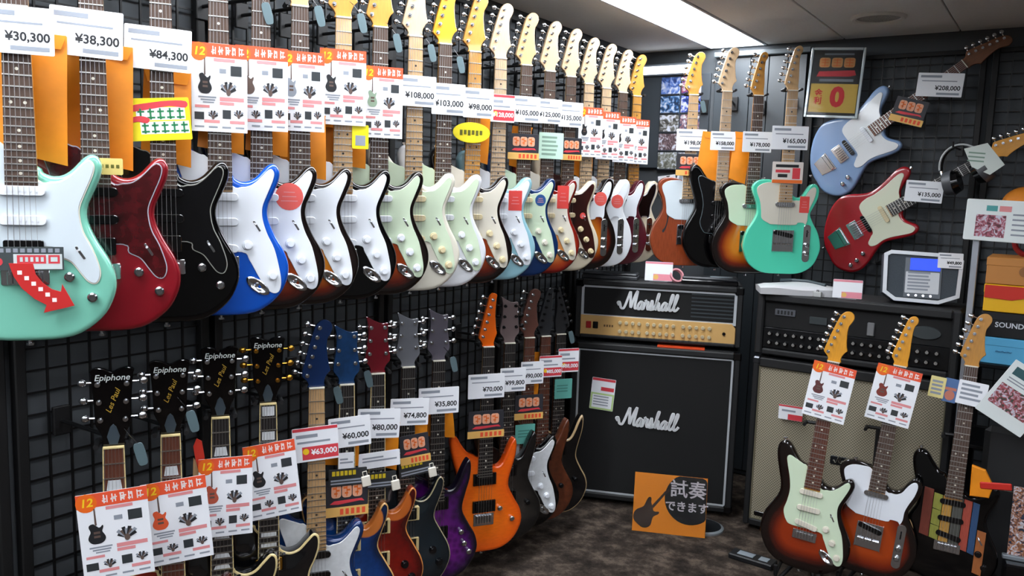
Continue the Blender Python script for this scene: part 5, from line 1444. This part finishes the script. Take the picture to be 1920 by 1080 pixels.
# white padded bag on the head
t = thing('padded_envelope', 'stack of white padded paper with a grey strap on the many-knobbed amplifier', 'padded envelope', T(1.085, 3.585, FT) @ RZ(24))
b = MB(); n = 12; P = []; F = []
for j in range(n + 1):
    for i in range(n + 1):
        u, v = i / n, j / n
        e = (math.sin(math.pi * u) * math.sin(math.pi * v)) ** .4
        P.append(((u - .5) * .33, (v - .5) * .17, .026 + .020 * e + .003 * math.sin(9 * u + 4 * v)))
for j in range(n + 1):
    for i in range(n + 1):
        P.append((((i / n) - .5) * .325, ((j / n) - .5) * .165, .0))
K = (n + 1) ** 2
for j in range(n):
    for i in range(n):
        a = j * (n + 1) + i; F.append((a, a + 1, a + n + 2, a + n + 1)); F.append((K + a, K + a + n + 1, K + a + n + 2, K + a + 1))
for i in range(n):
    F += [(i + 1, i, K + i, K + i + 1), (n * (n + 1) + i, n * (n + 1) + i + 1, K + n * (n + 1) + i + 1, K + n * (n + 1) + i), (i * (n + 1), (i + 1) * (n + 1), K + (i + 1) * (n + 1), K + i * (n + 1)), ((i + 1) * (n + 1) + n, i * (n + 1) + n, K + i * (n + 1) + n, K + (i + 1) * (n + 1) + n)]
b.add(P, F); obj('padding', b.mesh('padding', True), mat('padded white', '#c8c8ca', .5), t)
b = MB(); b.tube([(-.07, .03, .050), (-.02, .045, .052), (.04, .01, .053), (.10, -.055, .046)], .007, 8); obj('strap', b.mesh('strap'), mat('strap slate', '#3c474c', .5), t)
t = thing('price_stand', 'pink and white price card propped on the many-knobbed amplifier', 'price card', T(1.292, 3.545, FT + .042) @ RZ(12) @ RX(-8))
obj('card', card_mesh(.112, .076), PAPER, t)
obj('red_band', simple('ps3#', lambda b: [b.rect(-.022, -.037, .055, -.012, -.0011), b.rect(-.055, .028, .055, .037, -.0011)]), mat('pink print', '#e08a98', .6), t)
obj('orange_spot', simple('ps4#', lambda b: b.flat(ellipse(-.012, -.024, .010, .010, 14), -.0014)), mat('warm yellow print', '#e0b060', .6), t)
b = MB(); b.box(-.035, .035, .004, .022, -.0415, -.037); b.box(-.002, .002, .001, .010, -.040, -.02); obj('foot', b.mesh('foot'), mat('clear plastic foot', '#8a8e92', .3), t)
o = thing('effect_pedal', 'tiny white and black pedal beside the pink price card', 'pedal', T(1.180, 3.53, FT))
b = MB(); b.cbox(-.016, .016, -.012, .012, 0, .022, .002); obj('case', b.mesh('case'), mat('pedal pale', '#b0b2b0', .4), o)
b = MB(); b.cyl((0, -.002, .022), (0, -.002, .030), .006, .005, 10); obj('switch', b.mesh('switch'), CHROME, o)

# modelling amplifier with silver frame
t = thing('practice_amplifier', 'silver-framed practice amplifier with blue display on the many-knobbed head', 'amplifier', T(1.555, 3.575, FT + .008) @ RZ(14) @ RX(-9))
out = [(-.125, .035), (-.085, .004), (.062, .0), (.128, .030), (.135, .175), (.115, .198), (-.105, .204), (-.128, .190)]
out = [(x * 1.08, z) for x, z in out]
b = MB(); b.plate(out, .0, .09, .004); obj('shell', b.mesh('shell'), mat('amp slate', '#3a4048', .5), t)
inn = inset(out, .013)
b = MB(); n = len(out)
oo = out if area(out) > 0 else out[::-1]; ii = inset(oo, .014)
for k in range(n):
    j = (k + 1) % n
    P = [(oo[k][0], -.010, oo[k][1]), (oo[j][0], -.010, oo[j][1]), (ii[j][0], -.010, ii[j][1]), (ii[k][0], -.010, ii[k][1])]
    P += [(x, .002, z) for x, y, z in P]
    b.add(P, [(0, 1, 2, 3), (7, 6, 5, 4), (0, 4, 5, 1), (2, 6, 7, 3), (1, 5, 6, 2), (3, 7, 4, 0)])
obj('frame', b.mesh('frame'), mat('frame silver', '#c2c6ca', .35, .3), t)
b = MB(); b.plate(inset(oo, .016), -.003, .0, .0008); obj('front_grille', b.mesh('front_grille'), grained('slate mesh', '#39424a', .7, 300, .3), t)
b = MB(); b.cbox(-.060, .072, -.007, -.003, .020, .178, .001); obj('centre_panel', b.mesh('centre_panel'), mat('centre grey', '#5c6268', .4, .3), t)
b = MB(); b.cbox(-.042, .066, -.010, -.007, .128, .176, .001); obj('display', b.mesh('display'), mat('display blue', '#1440d8', .3, emit=.9), t)
o = obj('instruction_card', card_mesh(.120, .084), mat('card pale', '#c8ccd0', .5), t, T(.004, -.011, .080))
obj('printed_lines', simple('ic#', lambda b: [b.rect(-.052, -.030 + q_ * .013, .022 + .006 * (q_ % 2), -.023 + q_ * .013, -.0011) for q_ in range(6)]), PAPERGREY, o)
kk = simple('small_knob#', lambda b: b.cyl((0, 0, 0), (0, -.010, 0), .006, .005, 12), True)
for k in range(4): obj('knob', kk, CHROME, t, T(-.042 + k * .026, -.007, .029))
price_tag(T(1.555, 3.575, FT + .008) @ RZ(14) @ RX(-9) @ T(.098, -.0135, .172), .088, .060, '¥49,800', 'white price tag on the silver-framed practice amplifier', group='price tags of the amplifiers')
o = obj('price_tag', card_mesh(.098, .062), PAPER, None, T(1.12, 3.475, .560) @ RZ(3)); tag(o, 'white price tag with red band on the beige grille', 'price tag', 'price tags of the amplifiers')
obj('red_band', simple('pg9#', lambda b: [b.rect(-.010, -.030, .049, -.006, -.0011), b.rect(-.049, .024, .049, .031, -.0011)]), REDINK, o)
obj('printed_lines', simple('pg10#', lambda b: b.rect(-.036, .004, .02, .012, -.0011)), PAPERGREY, o)

# sheets on the stand guitars
for k, pm, who, lx, lz in (('s0', mat('maroon print', '#5a2a2a', .6), 'on the floor stand guitar with mint pickguard', .004, .675), ('s1', mat('rust print', '#7a2c20', .6), 'on the single-cut guitar on a floor stand', -.004, .668)):
    set_sheet(on_guitar(k, lx, lz, off=-.030, tilt=4), pm, 'white set sheet with red orange header ' + who, w=.148)
o = obj('price_tag', card_mesh(.092, .085), PAPER, None, on_guitar('s2', .012, .690, off=-.03, tilt=4)); tag(o, 'white price tag hung on the guitar of coloured wood patches', 'price tag')
obj('printed_lines', simple('s2p#', lambda b: [b.rect(-.036, -.024 + q_ * .016, .030 - .01 * (q_ % 2), -.016 + q_ * .016, -.0011) for q_ in range(4)]), PAPERGREY, o)
o = obj('picture_card', card_mesh(.050, .075), mat('cream yellow card', '#dccf8a', .5), None, on_guitar('s2', -.098, .695, off=-.03, tilt=4)); tag(o, 'small cream and yellow picture card beside the wood patch guitar neck', 'card')
obj('printed_lines', simple('pcy#', lambda b: [b.rect(-.018, -.026 + q_ * .014, .016, -.018 + q_ * .014, -.0011) for q_ in range(4)]), PAPERGREY, o)
o = obj('picture_card', card_mesh(.045, .085), mat('blue picture', '#4a6a9a', .5), None, on_guitar('s2', -.055, .690, off=-.027, tilt=4)); tag(o, 'small blue and red picture card beside the wood patch guitar neck', 'card')
obj('picture', simple('pcb#', lambda b: [b.flat(ellipse(.0, -.018, .016, .018, 14), -.0011), b.rect(-.018, .0, .018, .010, -.0011)]), mat('skin red print', '#b8705c', .6), o)

# orange sign on the floor
sg = thing('floor_sign', 'orange sign with black guitar silhouette and white lettering leaning on the cabinet', 'sign', T(.705, 3.235, .0) @ RZ(22) @ RX(-14))
b = MB(); b.box(-.155, .155, 0, .003, .0, .250); obj('board', b.mesh('board'), mat('sign orange', '#f5901c', .4, 0, .2), sg)
def oval(b):
    P = [(x, z) for x, z in ellipse(.085, .155, .108, .108, 40)]
    P = [(min(x, .154), min(z, .249)) for x, z in P]
    b.plate(P, -.0006, 0, .0001)
obj('black_disc', simple('oval9#', oval), mat('sign black', '#17171a', .35, 0, .3), sg)
obj('lettering', text_mesh('試奏', .078, 'CENTER', .0010), mat('sign white', '#e8e0e6', .5), sg, T(.075, -.0009, .190))
obj('lettering', text_mesh('できます', .046, 'CENTER', .0010), mat('sign white', '#e8e0e6', .5), sg, T(.072, -.0009, .118))
def sil(b):
    c, s_ = math.cos(R(-38)), math.sin(R(-38))
    f = lambda p: [(-.108 + (x * c - (z - .15) * s_) * .27, .062 + (x * s_ + (z - .15) * c) * .27) for x, z in p]
    b.flat(f(spline(SHAPE['strat']['pts'], 3)), -.0005)
    b.flat(f([(-.022, .36), (.022, .36), (.018, .66), (-.018, .66)]), -.0007)
    b.flat(f([(-.022, .655), (.022, .655), (.036, .75), (-.010, .75)]), -.0009)
obj('guitar_silhouette', simple('sil#', sil), mat('silhouette', '#3a2a20', .5), sg)
b = MB(); b.box(-.157, .157, -.0022, -.0018, -.001, .252); 
glass = bpy.data.materials.new('clear film'); glass.use_nodes = True
gb = glass.node_tree.nodes['Principled BSDF']
gb.inputs['Transmission Weight'].default_value = 1.0; gb.inputs['Roughness'].default_value = .03; gb.inputs['IOR'].default_value = 1.12
obj('film_sleeve', b.mesh('film_sleeve'), glass, sg)
t = thing('stand_base', 'black round stand base with pale rim beside the orange sign', 'stand base', T(.800, 3.395, 0))
b = MB(); b.cyl((0, 0, .0), (0, 0, .012), .085, .078, 36); obj('plate', b.mesh('plate'), mat('base black', '#1a1d20', .25, .4), t)
b = MB(); n = 36
P = [(r_ * math.cos(2 * math.pi * k / n), r_ * math.sin(2 * math.pi * k / n), z) for (r_, z) in ((.090, .0), (.090, .008), (.079, .013), (.079, .0)) for k in range(n)]
F = [(j * n + k, j * n + (k + 1) % n, ((j + 1) % 4) * n + (k + 1) % n, ((j + 1) % 4) * n + k) for j in range(4) for k in range(n)]
b.add(P, F); obj('rim', b.mesh('rim', True), mat('rim grey', '#8c9296', .35, .4), t)
b = MB(); b.cyl((0, 0, .012), (0, 0, .06), .010, .010, 12); obj('post', b.mesh('post'), BLACKP, t)
t = thing('pedal_board', 'low black floor unit with two pale strips on the carpet', 'pedal', T(1.095, 3.195, 0) @ RZ(-4))
b = MB(); b.cbox(-.10, .08, -.035, .035, 0, .022, .004); obj('case', b.mesh('case'), mat('unit black', '#121316', .5), t)
b = MB(); b.cbox(-.070, -.004, -.018, .018, .022, .025, .001); obj('strip', b.mesh('strip'), mat('strip pale', '#8a949c', .4), t)
b = MB(); b.cbox(.018, .055, -.018, .018, .022, .025, .001); obj('strip', b.mesh('strip#2'), mat('strip pale', '#8a949c', .4), t)

# ================================================================== BACK WALL ITEMS
# poster board with sleeves and lit header
pb = thing('poster_board', 'grey poster board under a lit header in the back corner', 'notice board', T(.215, ROOM_Y - .02, 1.825))
b = MB(); b.cbox(-.205, .205, -.004, .012, -.235, .255, .003); obj('panel', b.mesh('panel'), mat('board slate', '#3c4248', .5), pb)
lh = thing('lit_header', 'white lit header lamp above the poster board', 'lamp', T(.180, ROOM_Y - .03, 2.105))
b = MB(); b.cbox(-.165, .165, -.018, .022, -.030, .030, .004); obj('housing', b.mesh('housing'), mat('header housing', '#7a828a', .5), lh)
b = MB(); b.box(-.155, .155, -.021, -.0182, -.022, .018); obj('diffuser', b.mesh('diffuser'), mat('header light', '#f4f8ff', .5, emit=3.5), lh)
def cover_mat(i, a, c_):
    m = mat(f'sleeve print {i}', a, .4)
    nt = m.node_tree
    tc = nt.nodes.new('ShaderNodeTexCoord'); n1 = nt.nodes.new('ShaderNodeTexNoise'); n1.inputs['Scale'].default_value = 22 + 3 * i; n1.inputs['Distortion'].default_value = 1.5
    mp = nt.nodes.new('ShaderNodeMapping'); mp.inputs['Location'].default_value = (i * 3.1, i, i * 1.7)
    nt.links.new(tc.outputs['Object'], mp.inputs[0]); nt.links.new(mp.outputs[0], n1.inputs['Vector'])
    r = ramp_node(nt, [(.38, a), (.5, c_), (.64, '#c8ccd8')])
    nt.links.new(n1.outputs['Fac'], r.inputs[0]); nt.links.new(r.outputs[0], bsdf(m).inputs['Base Color'])
    return m
cov = [('#2a3c70', '#5a7ac0'), ('#3a3c80', '#a04858'), ('#20304a', '#4a7ab0'), ('#1a2a5a', '#3c50a8'), ('#3c3c3a', '#7a7872'), ('#2a4a6a', '#8a5a5c'), ('#4a3c40', '#7a6468'), ('#3a3a50', '#6a6074'), ('#5a5a50', '#8c8e84'), ('#4a4a50', '#a0a0a8')]
names = ['blue', 'blue and red', 'pale blue', 'deep blue', 'grey', 'blue and rust', 'mauve grey', 'slate violet', 'stone grey', 'silver grey']
for i in range(10):
    r_, c_ = divmod(i, 2)
    t = thing('record_sleeve', f'{names[i]} record sleeve on the poster board', 'record sleeve', T(.205 + c_ * .115, ROOM_Y - .026, 2.020 - r_ * .098), 'record sleeves on the poster board')
    b = MB(); b.plate(rrect(0, 0, .106, .092, .002), -.004, 0, .0006); obj('sleeve', b.mesh('sleeve'), cover_mat(i, *cov[i]), t)
    b = MB(); b.box(-.053, .053, -.0046, -.004, -.046, -.040); obj('spine_strip', b.mesh('spine_strip'), mat('sleeve strip', '#30343c', .5), t)
for i, (x, z, w, h) in enumerate(((.215, 1.515, .10, .075), (.300, 1.540, .06, .10), (.390, 1.530, .055, .085))):
    o = obj('wall_card', card_mesh(w, h), PAPER, None, T(x, ROOM_Y - .034, z) @ RY((-8, 10, 0)[i])); tag(o, ['wide white card tilted below the record sleeves', 'narrow white card tilted below the record sleeves', 'small upright white card below the record sleeves'][i], 'card', 'white cards below the record sleeves')
    obj('printed_lines', simple(f'wc#{i}', lambda b: [b.rect(-w * .3, -h * .2, w * .05, h * .25, -.0011), b.rect(w * .12, -h * .3, w * .3, h * .1, -.0011)]), PAPERGREY, o)

# framed offer sign
fs = thing('framed_sign', 'clear framed sign with orange and gold print and a big red zero', 'sign', T(1.055, 4.085, 1.990) @ RZ(4) @ RY(3))
b = MB(); b.box(-.105, .105, .002, .008, -.145, .145); obj('black_print', b.mesh('black_print'), mat('sign ink black', '#1c1e22', .4), fs)
b = MB()
for (x0, x1, z0, z1) in ((-.120, -.108, -.160, .160), (.108, .120, -.160, .160), (-.108, .108, .148, .160), (-.108, .108, -.160, -.148)): b.cbox(x0, x1, -.006, .010, z0, z1, .002)
obj('acrylic_frame', b.mesh('acrylic_frame'), mat('acrylic edge', '#aab4b8', .15, .1, .5), fs)
b = MB(); b.rect(-.104, -.135, .104, -.004, .0012); obj('gold_field', b.mesh('gold_field'), mat('gold field', '#d8b450', .5), fs)
b = MB()
for k in (-1, 0, 1): b.plate(rrect(k * .054, .092, .048, .044, .010, 3), .0004, .002, .0004)
obj('orange_lettering', b.mesh('orange_lettering'), mat('sign orange print', '#e0a060', .5), fs)
b = MB()
for k in (-1, 0, 1):
    c = k * .054
    for z in (.078, .092, .104): b.rect(c - .016, z - .002, c + .016, z + .002, .0002)
    b.rect(c - .002, .074, c + .002, .110, .0002)
obj('lettering_strokes', b.mesh('lettering_strokes'), mat('strong orange print', '#e06a20', .6), fs)
b = MB(); b.plate([(-.085, .028), (-.075, .052), (.080, .058), (.088, .036), (.06, .030)], .0006, .002, .0002); obj('red_ribbon', b.mesh('red_ribbon'), REDINK, fs)
b = MB(); b.rect(-.07, .006, .08, .018, .0016); b.rect(-.06, .126, .07, .134, .0016); obj('white_line', b.mesh('white_line'), PAPERGREY, fs)
obj('zero_lettering', text_mesh('0', .120, 'CENTER', .006), mat('zero red', '#d2242c', .5), fs, T(.018, .0004, -.068))
obj('side_lettering', text_mesh('金\n利', .036, 'CENTER', .001), mat('zero red', '#d2242c', .5), fs, T(-.066, .0004, -.066))
b = MB(); b.box(-.107, .107, -.0045, -.0030, -.147, .147); obj('acrylic_sheet', b.mesh('acrylic_sheet'), glass, fs)

price_tag(T(1.500, 4.045, 1.958) @ RY(4), .180, .100, '¥208,000', 'white price tag on the neck of the powder blue offset guitar')
price_tag(T(1.480, 4.012, 1.500) @ RY(3), .150, .092, '¥135,000', 'white price tag on the cherry red offset guitar')
pop_card(T(1.388, 4.045, 1.848) @ RY(15), .135, .110, 'dark sale card with orange lettering on the powder blue guitar neck')
# wall hooks for the slanted guitars
for key, nm in (('o0', 'powder blue'), ('o1', 'cherry red')):
    g, M, S = GUITARS[key]
    t = thing('wall_hook', f'black wall hooks carrying the {nm} offset guitar', 'hook', T(M.translation.x, ROOM_Y - .03, M.translation.z))
    for (lx, lz) in ((.175, .16), (.03, .70)):
        p = M @ Vector((lx, 0, lz))
        b = MB(); w0 = Vector((p.x, ROOM_Y - .034, p.z)) - t.matrix_basis.translation; p1 = Vector((p.x, M.translation.y - .01, p.z)) - t.matrix_basis.translation
        b.tube([w0, p1, p1 + Vector((0, 0, .02))], .004, 8); obj('prong', b.mesh('prong'), HANGM, t)

# headphones on the wall
hp = thing('headphones', 'black and white headphones hung on the back wall grid', 'headphones', T(1.640, 3.930, 1.580) @ RZ(-10) @ RY(-25) @ Matrix.Scale(1.15, 4))
b = MB()
arc = [(.075 * math.cos(R(a)), 0, .02 + .085 * math.sin(R(a))) for a in range(15, 175, 10)]
for p0, p1 in zip(arc[:-1], arc[1:]):
    b.box(-.001, (Vector(p1) - Vector(p0)).length + .001, -.014, .014, -.004, .004, M=T(*p0) @ Matrix.Rotation(-math.atan2(p1[2] - p0[2], p1[0] - p0[0]), 4, 'Y'))
obj('headband', b.mesh('headband'), mat('headband black', '#18181b', .4), hp)
b = MB()
for p0, p1 in zip(arc[:-1], arc[1:]):
    b.tube([(p0[0], -.015, p0[2]), (p1[0], -.015, p1[2])], .0035, 6)
obj('headband_trim', b.mesh('headband_trim'), mat('trim pale', '#b8bcbc', .4), hp)
for s_ in (-1, 1):
    b = MB(); b.cyl((s_ * .076, 0, -.01), (s_ * .046, 0, -.016), .042, .046, 22); o = obj('ear_cup', b.mesh('ear_cup', True), mat('cup grey', '#4a4c50', .4), hp)
    b = MB(); b.cyl((s_ * .046, 0, -.016), (s_ * .026, 0, -.018), .044, .036, 22); obj('ear_pad', b.mesh('ear_pad', True), BLACKP, o)
    b = MB(); b.tube([(s_ * .074, 0, .04), (s_ * .080, 0, -.008)], .006, 8); obj('yoke', b.mesh('yoke'), CHROME, hp)
o = obj('paper_tag', simple('hpt#', lambda b: b.plate([(-.02, .02), (.06, .05), (.135, -.03), (.09, -.075), (.02, -.05)], -.001, .001, .0003)), mat('pale green white', '#cfd8d2', .5), None, T(1.650, 3.870, 1.655) @ RY(5)); tag(o, 'white paper tag hung over the headphones', 'paper tag')
obj('printed_lines', simple('hptl#', lambda b: [b.rect(.0, .004 - q_ * .016, .06, .010 - q_ * .016, -.0013) for q_ in range(3)]), mat('sage print', '#7f9a8a', .6), o)

# ================================================================== RIGHT SHELF
# acrylic post, notice board and boxes
t = thing('notice_stand', 'grey metal post carrying a white notice board', 'notice stand', T(1.737, 3.492, 0))
b = MB(); b.cbox(-.011, .011, -.006, .006, 0, 1.36, .002); obj('post', b.mesh('post'), mat('post aluminium', '#a8acb4', .35, .5), t)
b = MB(); b.cbox(-.012, .012, -.05, .04, 0, .010, .003); obj('foot_plate', b.mesh('foot_plate'), BLACKMETAL, t)
MBD = T(1.845, 3.477, 1.395) @ RY(1.5)
b = MB(); b.plate(rrect(0, 0, .30, .150, .006), -.006, .006, .0015); bd = obj('board', b.mesh('board'), mat('board white', '#dfe6e4', .4), t, T(-1.737, -3.492, 0) @ MBD)
obj('photo_print', simple('bdp#', lambda b: b.rect(-.115, -.060, -.020, .020, -.0065)), cover_mat(11, '#5a2a34', '#b06070'), bd)
obj('header_print', simple('bdh#', lambda b: [b.rect(-.085, .034, -.050, .054, -.0065)]), mat('teal print', '#4a9a98', .6), bd)
obj('red_print', simple('bdr#', lambda b: [b.rect(-.044, .034, -.006, .054, -.0065)]), PALERED, bd)
obj('printed_lines', simple('bdl#', lambda b: [b.rect(.0, -.05 + q_ * .018, .13, -.044 + q_ * .018, -.0065) for q_ in range(5)]), PAPERGREY, bd)

rk = thing('display_rack', 'black display rack holding the stacked product boxes', 'rack', T(1.955, 3.60, 0))
for x in (-.185, .185):
    for y in (-.14, .14):
        b = MB(); b.cbox(x - .010, x + .010, y - .010, y + .010, 0, .86, .002); obj('upright', b.mesh('upright'), BLACKMETAL, rk)
for z in (.25, .55, .86):
    b = MB(); b.cbox(-.195, .195, -.15, .15, z, z + .014, .002); obj('shelf', b.mesh('shelf'), BLACKMETAL, rk)

def product_box(z, h, m, label, dx=0.0, w=.34, band=None, text=None, rot=0):
    t = thing('product_box', label, 'box', T(1.950 + dx, 3.59, z) @ RZ(rot), 'boxes stacked on the display rack')
    b = MB(); b.cbox(-w / 2, w / 2, -.12, .12, 0, h * .8, .002); obj('carton', b.mesh('carton'), m, t)
    b = MB(); b.cbox(-w / 2 - .0015, w / 2 + .0015, -.1215, .1215, h * .8 - .012, h - .001, .002); obj('lid', b.mesh('lid'), m, t)
    if band:
        bm, pts = band
        b = MB(); b.plate(pts, -.1240, -.1216, .0002); obj('printed_field', b.mesh('printed_field'), bm, t)
    if text:
        obj('lettering', text_mesh(text[0], text[1], 'CENTER', .0004), text[2], t, T(text[3], -.1248, h * .5))
Z0 = .875
product_box(Z0, .098, mat('box sky blue', '#58a8d0', .4), 'sky blue product box at the foot of the stack', text=('~~~', .03, mat('box ink blue', '#2c6a94', .5), -.09))
product_box(Z0 + .099, .092, mat('box black', '#101114', .4), 'black product box with white lettering between the blue and the yellow one', text=('SOUND', .026, mat('box white ink', '#c8ccd2', .5), -.08))
product_box(Z0 + .192, .100, mat('box yellow', '#e0ac14', .4), 'red and yellow product box in the middle of the stack', band=(mat('box red', '#c02a1c', .4), [(-.169, .05), (-.169, .096), (.06, .096), (-.02, .062), (-.08, .046)]))
product_box(Z0 + .293, .098, grained('box tan', '#b87a38', .5, 10, .1), 'tan brown product box topmost of the stack', band=(mat('box stamp', '#8a5a2c', .5), [(.0 + .018 * math.cos(2 * math.pi * k / 16) - .05, .05 + .018 * math.sin(2 * math.pi * k / 16)) for k in range(16)]))
t = thing('cable_coil', 'red coiled cable behind the tan box', 'cable', T(1.905, 3.60, Z0 + .391) @ RX(90))
b = MB()
for j in range(3):
    pts_ = [((.055 - j * .004) * math.cos(2 * math.pi * k / 28), .055 + (.055 - j * .004) * math.sin(2 * math.pi * k / 28), (j - 1) * .011) for k in range(29)]
    b.tube(pts_, .0065, 8)
obj('loops', b.mesh('loops', True), mat('cable red', '#a8222a', .4), t)
b = MB(); b.cbox(-.012, .012, .0, .016, -.02, .02, .003); obj('tie', b.mesh('tie'), BLACKP, t)
t = thing('knit_hat', 'orange knitted hat behind the white notice board', 'hat', T(1.865, 3.95, 1.455))
b = MB(); P = []; n = 20; m_ = 8
for j in range(m_ + 1):
    ph = math.pi / 2 * j / m_
    for i in range(n):
        th = 2 * math.pi * i / n; r_ = .085 * math.cos(ph) * (1 + .03 * math.cos(8 * th))
        P.append((r_ * math.cos(th), r_ * math.sin(th), .075 * math.sin(ph)))
F = [(j * n + i, j * n + (i + 1) % n, (j + 1) * n + (i + 1) % n, (j + 1) * n + i) for j in range(m_) for i in range(n)]
b.add(P, F); obj('dome', b.mesh('dome', True), mat('cap orange', '#d8801c', .7), t)
b = MB(); b.cyl((0, 0, -.012), (0, 0, .004), .090, .088, 24); obj('brim', b.mesh('brim'), mat('cap orange', '#d8801c', .7), t)
b = MB(); b.cbox(-.012, .012, .08, .23, -.010, -.002, .002); obj('bracket', b.mesh('bracket'), BLACKMETAL, t)

# lower right clutter in front of the rack
o = obj('notice_sheet', simple('nts#', lambda b: b.plate(rrect(0, 0, .165, .215, .003), -.002, .002, .0005)), mat('board white', '#dfe6e4', .4), None, T(1.925, 3.265, .800) @ RZ(6) @ RY(30)); tag(o, 'white notice sheet with coloured photo tilted beside the display rack', 'sheet')
obj('photo_print', simple('nts1#', lambda b: b.rect(-.070, -.060, .060, .020, -.0025)), cover_mat(12, '#3a4a40', '#a84a54'), o)
obj('teal_header', simple('nts2#', lambda b: b.rect(-.065, .060, .070, .090, -.0025)), mat('dark teal print', '#31575c', .6), o)
obj('printed_lines', simple('nts3#', lambda b: [b.rect(-.065, .034 + q_ * .010, .04, .038 + q_ * .010, -.0025) for q_ in range(2)]), PAPERGREY, o)
t = thing('gig_bag', 'black padded gig bag leaning beside the patchwork guitar', 'gig bag', T(1.900, 3.36, 0) @ RX(-3))
b = MB(); b.cbox(-.07, .10, .0, .055, .0, .66, .02); obj('padding', b.mesh('padding'), mat('bag black', '#111214', .6), t)
b = MB(); b.cbox(-.05, .08, -.016, .0, .12, .44, .008); obj('pocket', b.mesh('pocket'), mat('bag black', '#111214', .6), t)
b = MB(); b.tube([(-.05, -.018, .44), (.08, -.018, .44)], .003, 6); obj('zip', b.mesh('zip'), NICKEL, t)
t = thing('orange_strap_pack', 'orange packet with a red strap hung at the patchwork guitar', 'strap', T(1.842, 3.215, .495))
b = MB(); b.plate([(-.030, .06), (.012, .05), (.040, .0), (.030, -.045), (-.028, -.05)], -.008, .008, .003); obj('packet', b.mesh('packet'), ORANGEBAG, t)
b = MB(); b.cbox(.0, .095, -.006, .004, -.012, .012, .003, ); obj('strap', b.mesh('strap'), mat('strap red', '#c0281c', .5), t, T(0, -.006, -.004) @ RY(-8))
t = thing('framed_picture', 'framed coloured picture with grey metal edge beside the patchwork guitar', 'picture', T(2.020, 3.300, .24) @ RZ(8))
b = MB(); b.box(-.080, .055, .0, .006, .0, .245); obj('print', b.mesh('print'), cover_mat(13, '#16324a', '#a86a3c'), t)
b = MB(); b.cbox(.055, .072, -.012, .012, -.015, .27, .003); obj('edge_post', b.mesh('edge_post'), mat('edge silver', '#8a9298', .35, .5), t)
b = MB(); b.cbox(-.095, .055, -.014, .010, -.016, .0, .003); obj('bottom_rail', b.mesh('bottom_rail'), mat('edge silver', '#8a9298', .35, .5), t)
b = MB(); b.cbox(-.090, .070, -.06, .02, -.24, -.016, .006); obj('plinth', b.mesh('plinth'), BLACKP, t)

# ---- slate plastic tags hanging beside the headstocks
for key, lx, dz in (('u4', .012, -.03), ('u5', .046, -.01), ('u6', .046, .0), ('u7', .045, -.03), ('u8', .046, -.035), ('u9', .046, -.05), ('l0', .052, -.005), ('l1', .046, .045), ('l5', -.030, -.015), ('l6', -.034, .0), ('l8', .046, .0), ('l13', .040, .0), ('b0', .040, -.04)):
    g, M, S = GUITARS[key]
    t = thing('plastic_tag', f'slate plastic tag hung on a cord at the {SHORT[key]} guitar', 'tag', M @ T(lx, -.018, S['nut'] + dz) @ RY(-14), 'slate plastic tags on the headstocks')
    obj('leaf', simple('leaf#', lambda b: b.plate(spline([(-9, 12), (0, 15), (9, 12), (11, -8), (9, -34), (0, -38), (-9, -34), (-11, -8)], 3), -.0012, .0012, .0004)), mat('tag slate', '#56686d', .35), t)
    obj('cord', simple('cord#', lambda b: b.tube([(0, 0, .014), (-.012, .004, .040), (-.018, .012, .052)], .0008, 5)), BLACKP, t)

# ---- small supports
t = thing('wall_hook', 'black wire hook carrying the headphones', 'hook', T(1.588, ROOM_Y - .034, 1.690))
b = MB(); b.tube([(0, 0, 0), (0, -.262, -.004), (0, -.268, .018)], .004, 8); obj('prong', b.mesh('prong'), HANGM, t)
b = MB(); b.cbox(-.015, .015, -.004, .006, -.03, .03, .002); obj('clip', b.mesh('clip'), HANGM, t)
b = MB(); b.tube([(-.03, -.148, .868), (-.03, -.25, .850), (-.03, -.326, .812)], .004, 8); obj('sheet_arm', b.mesh('sheet_arm'), BLACKMETAL, rk)
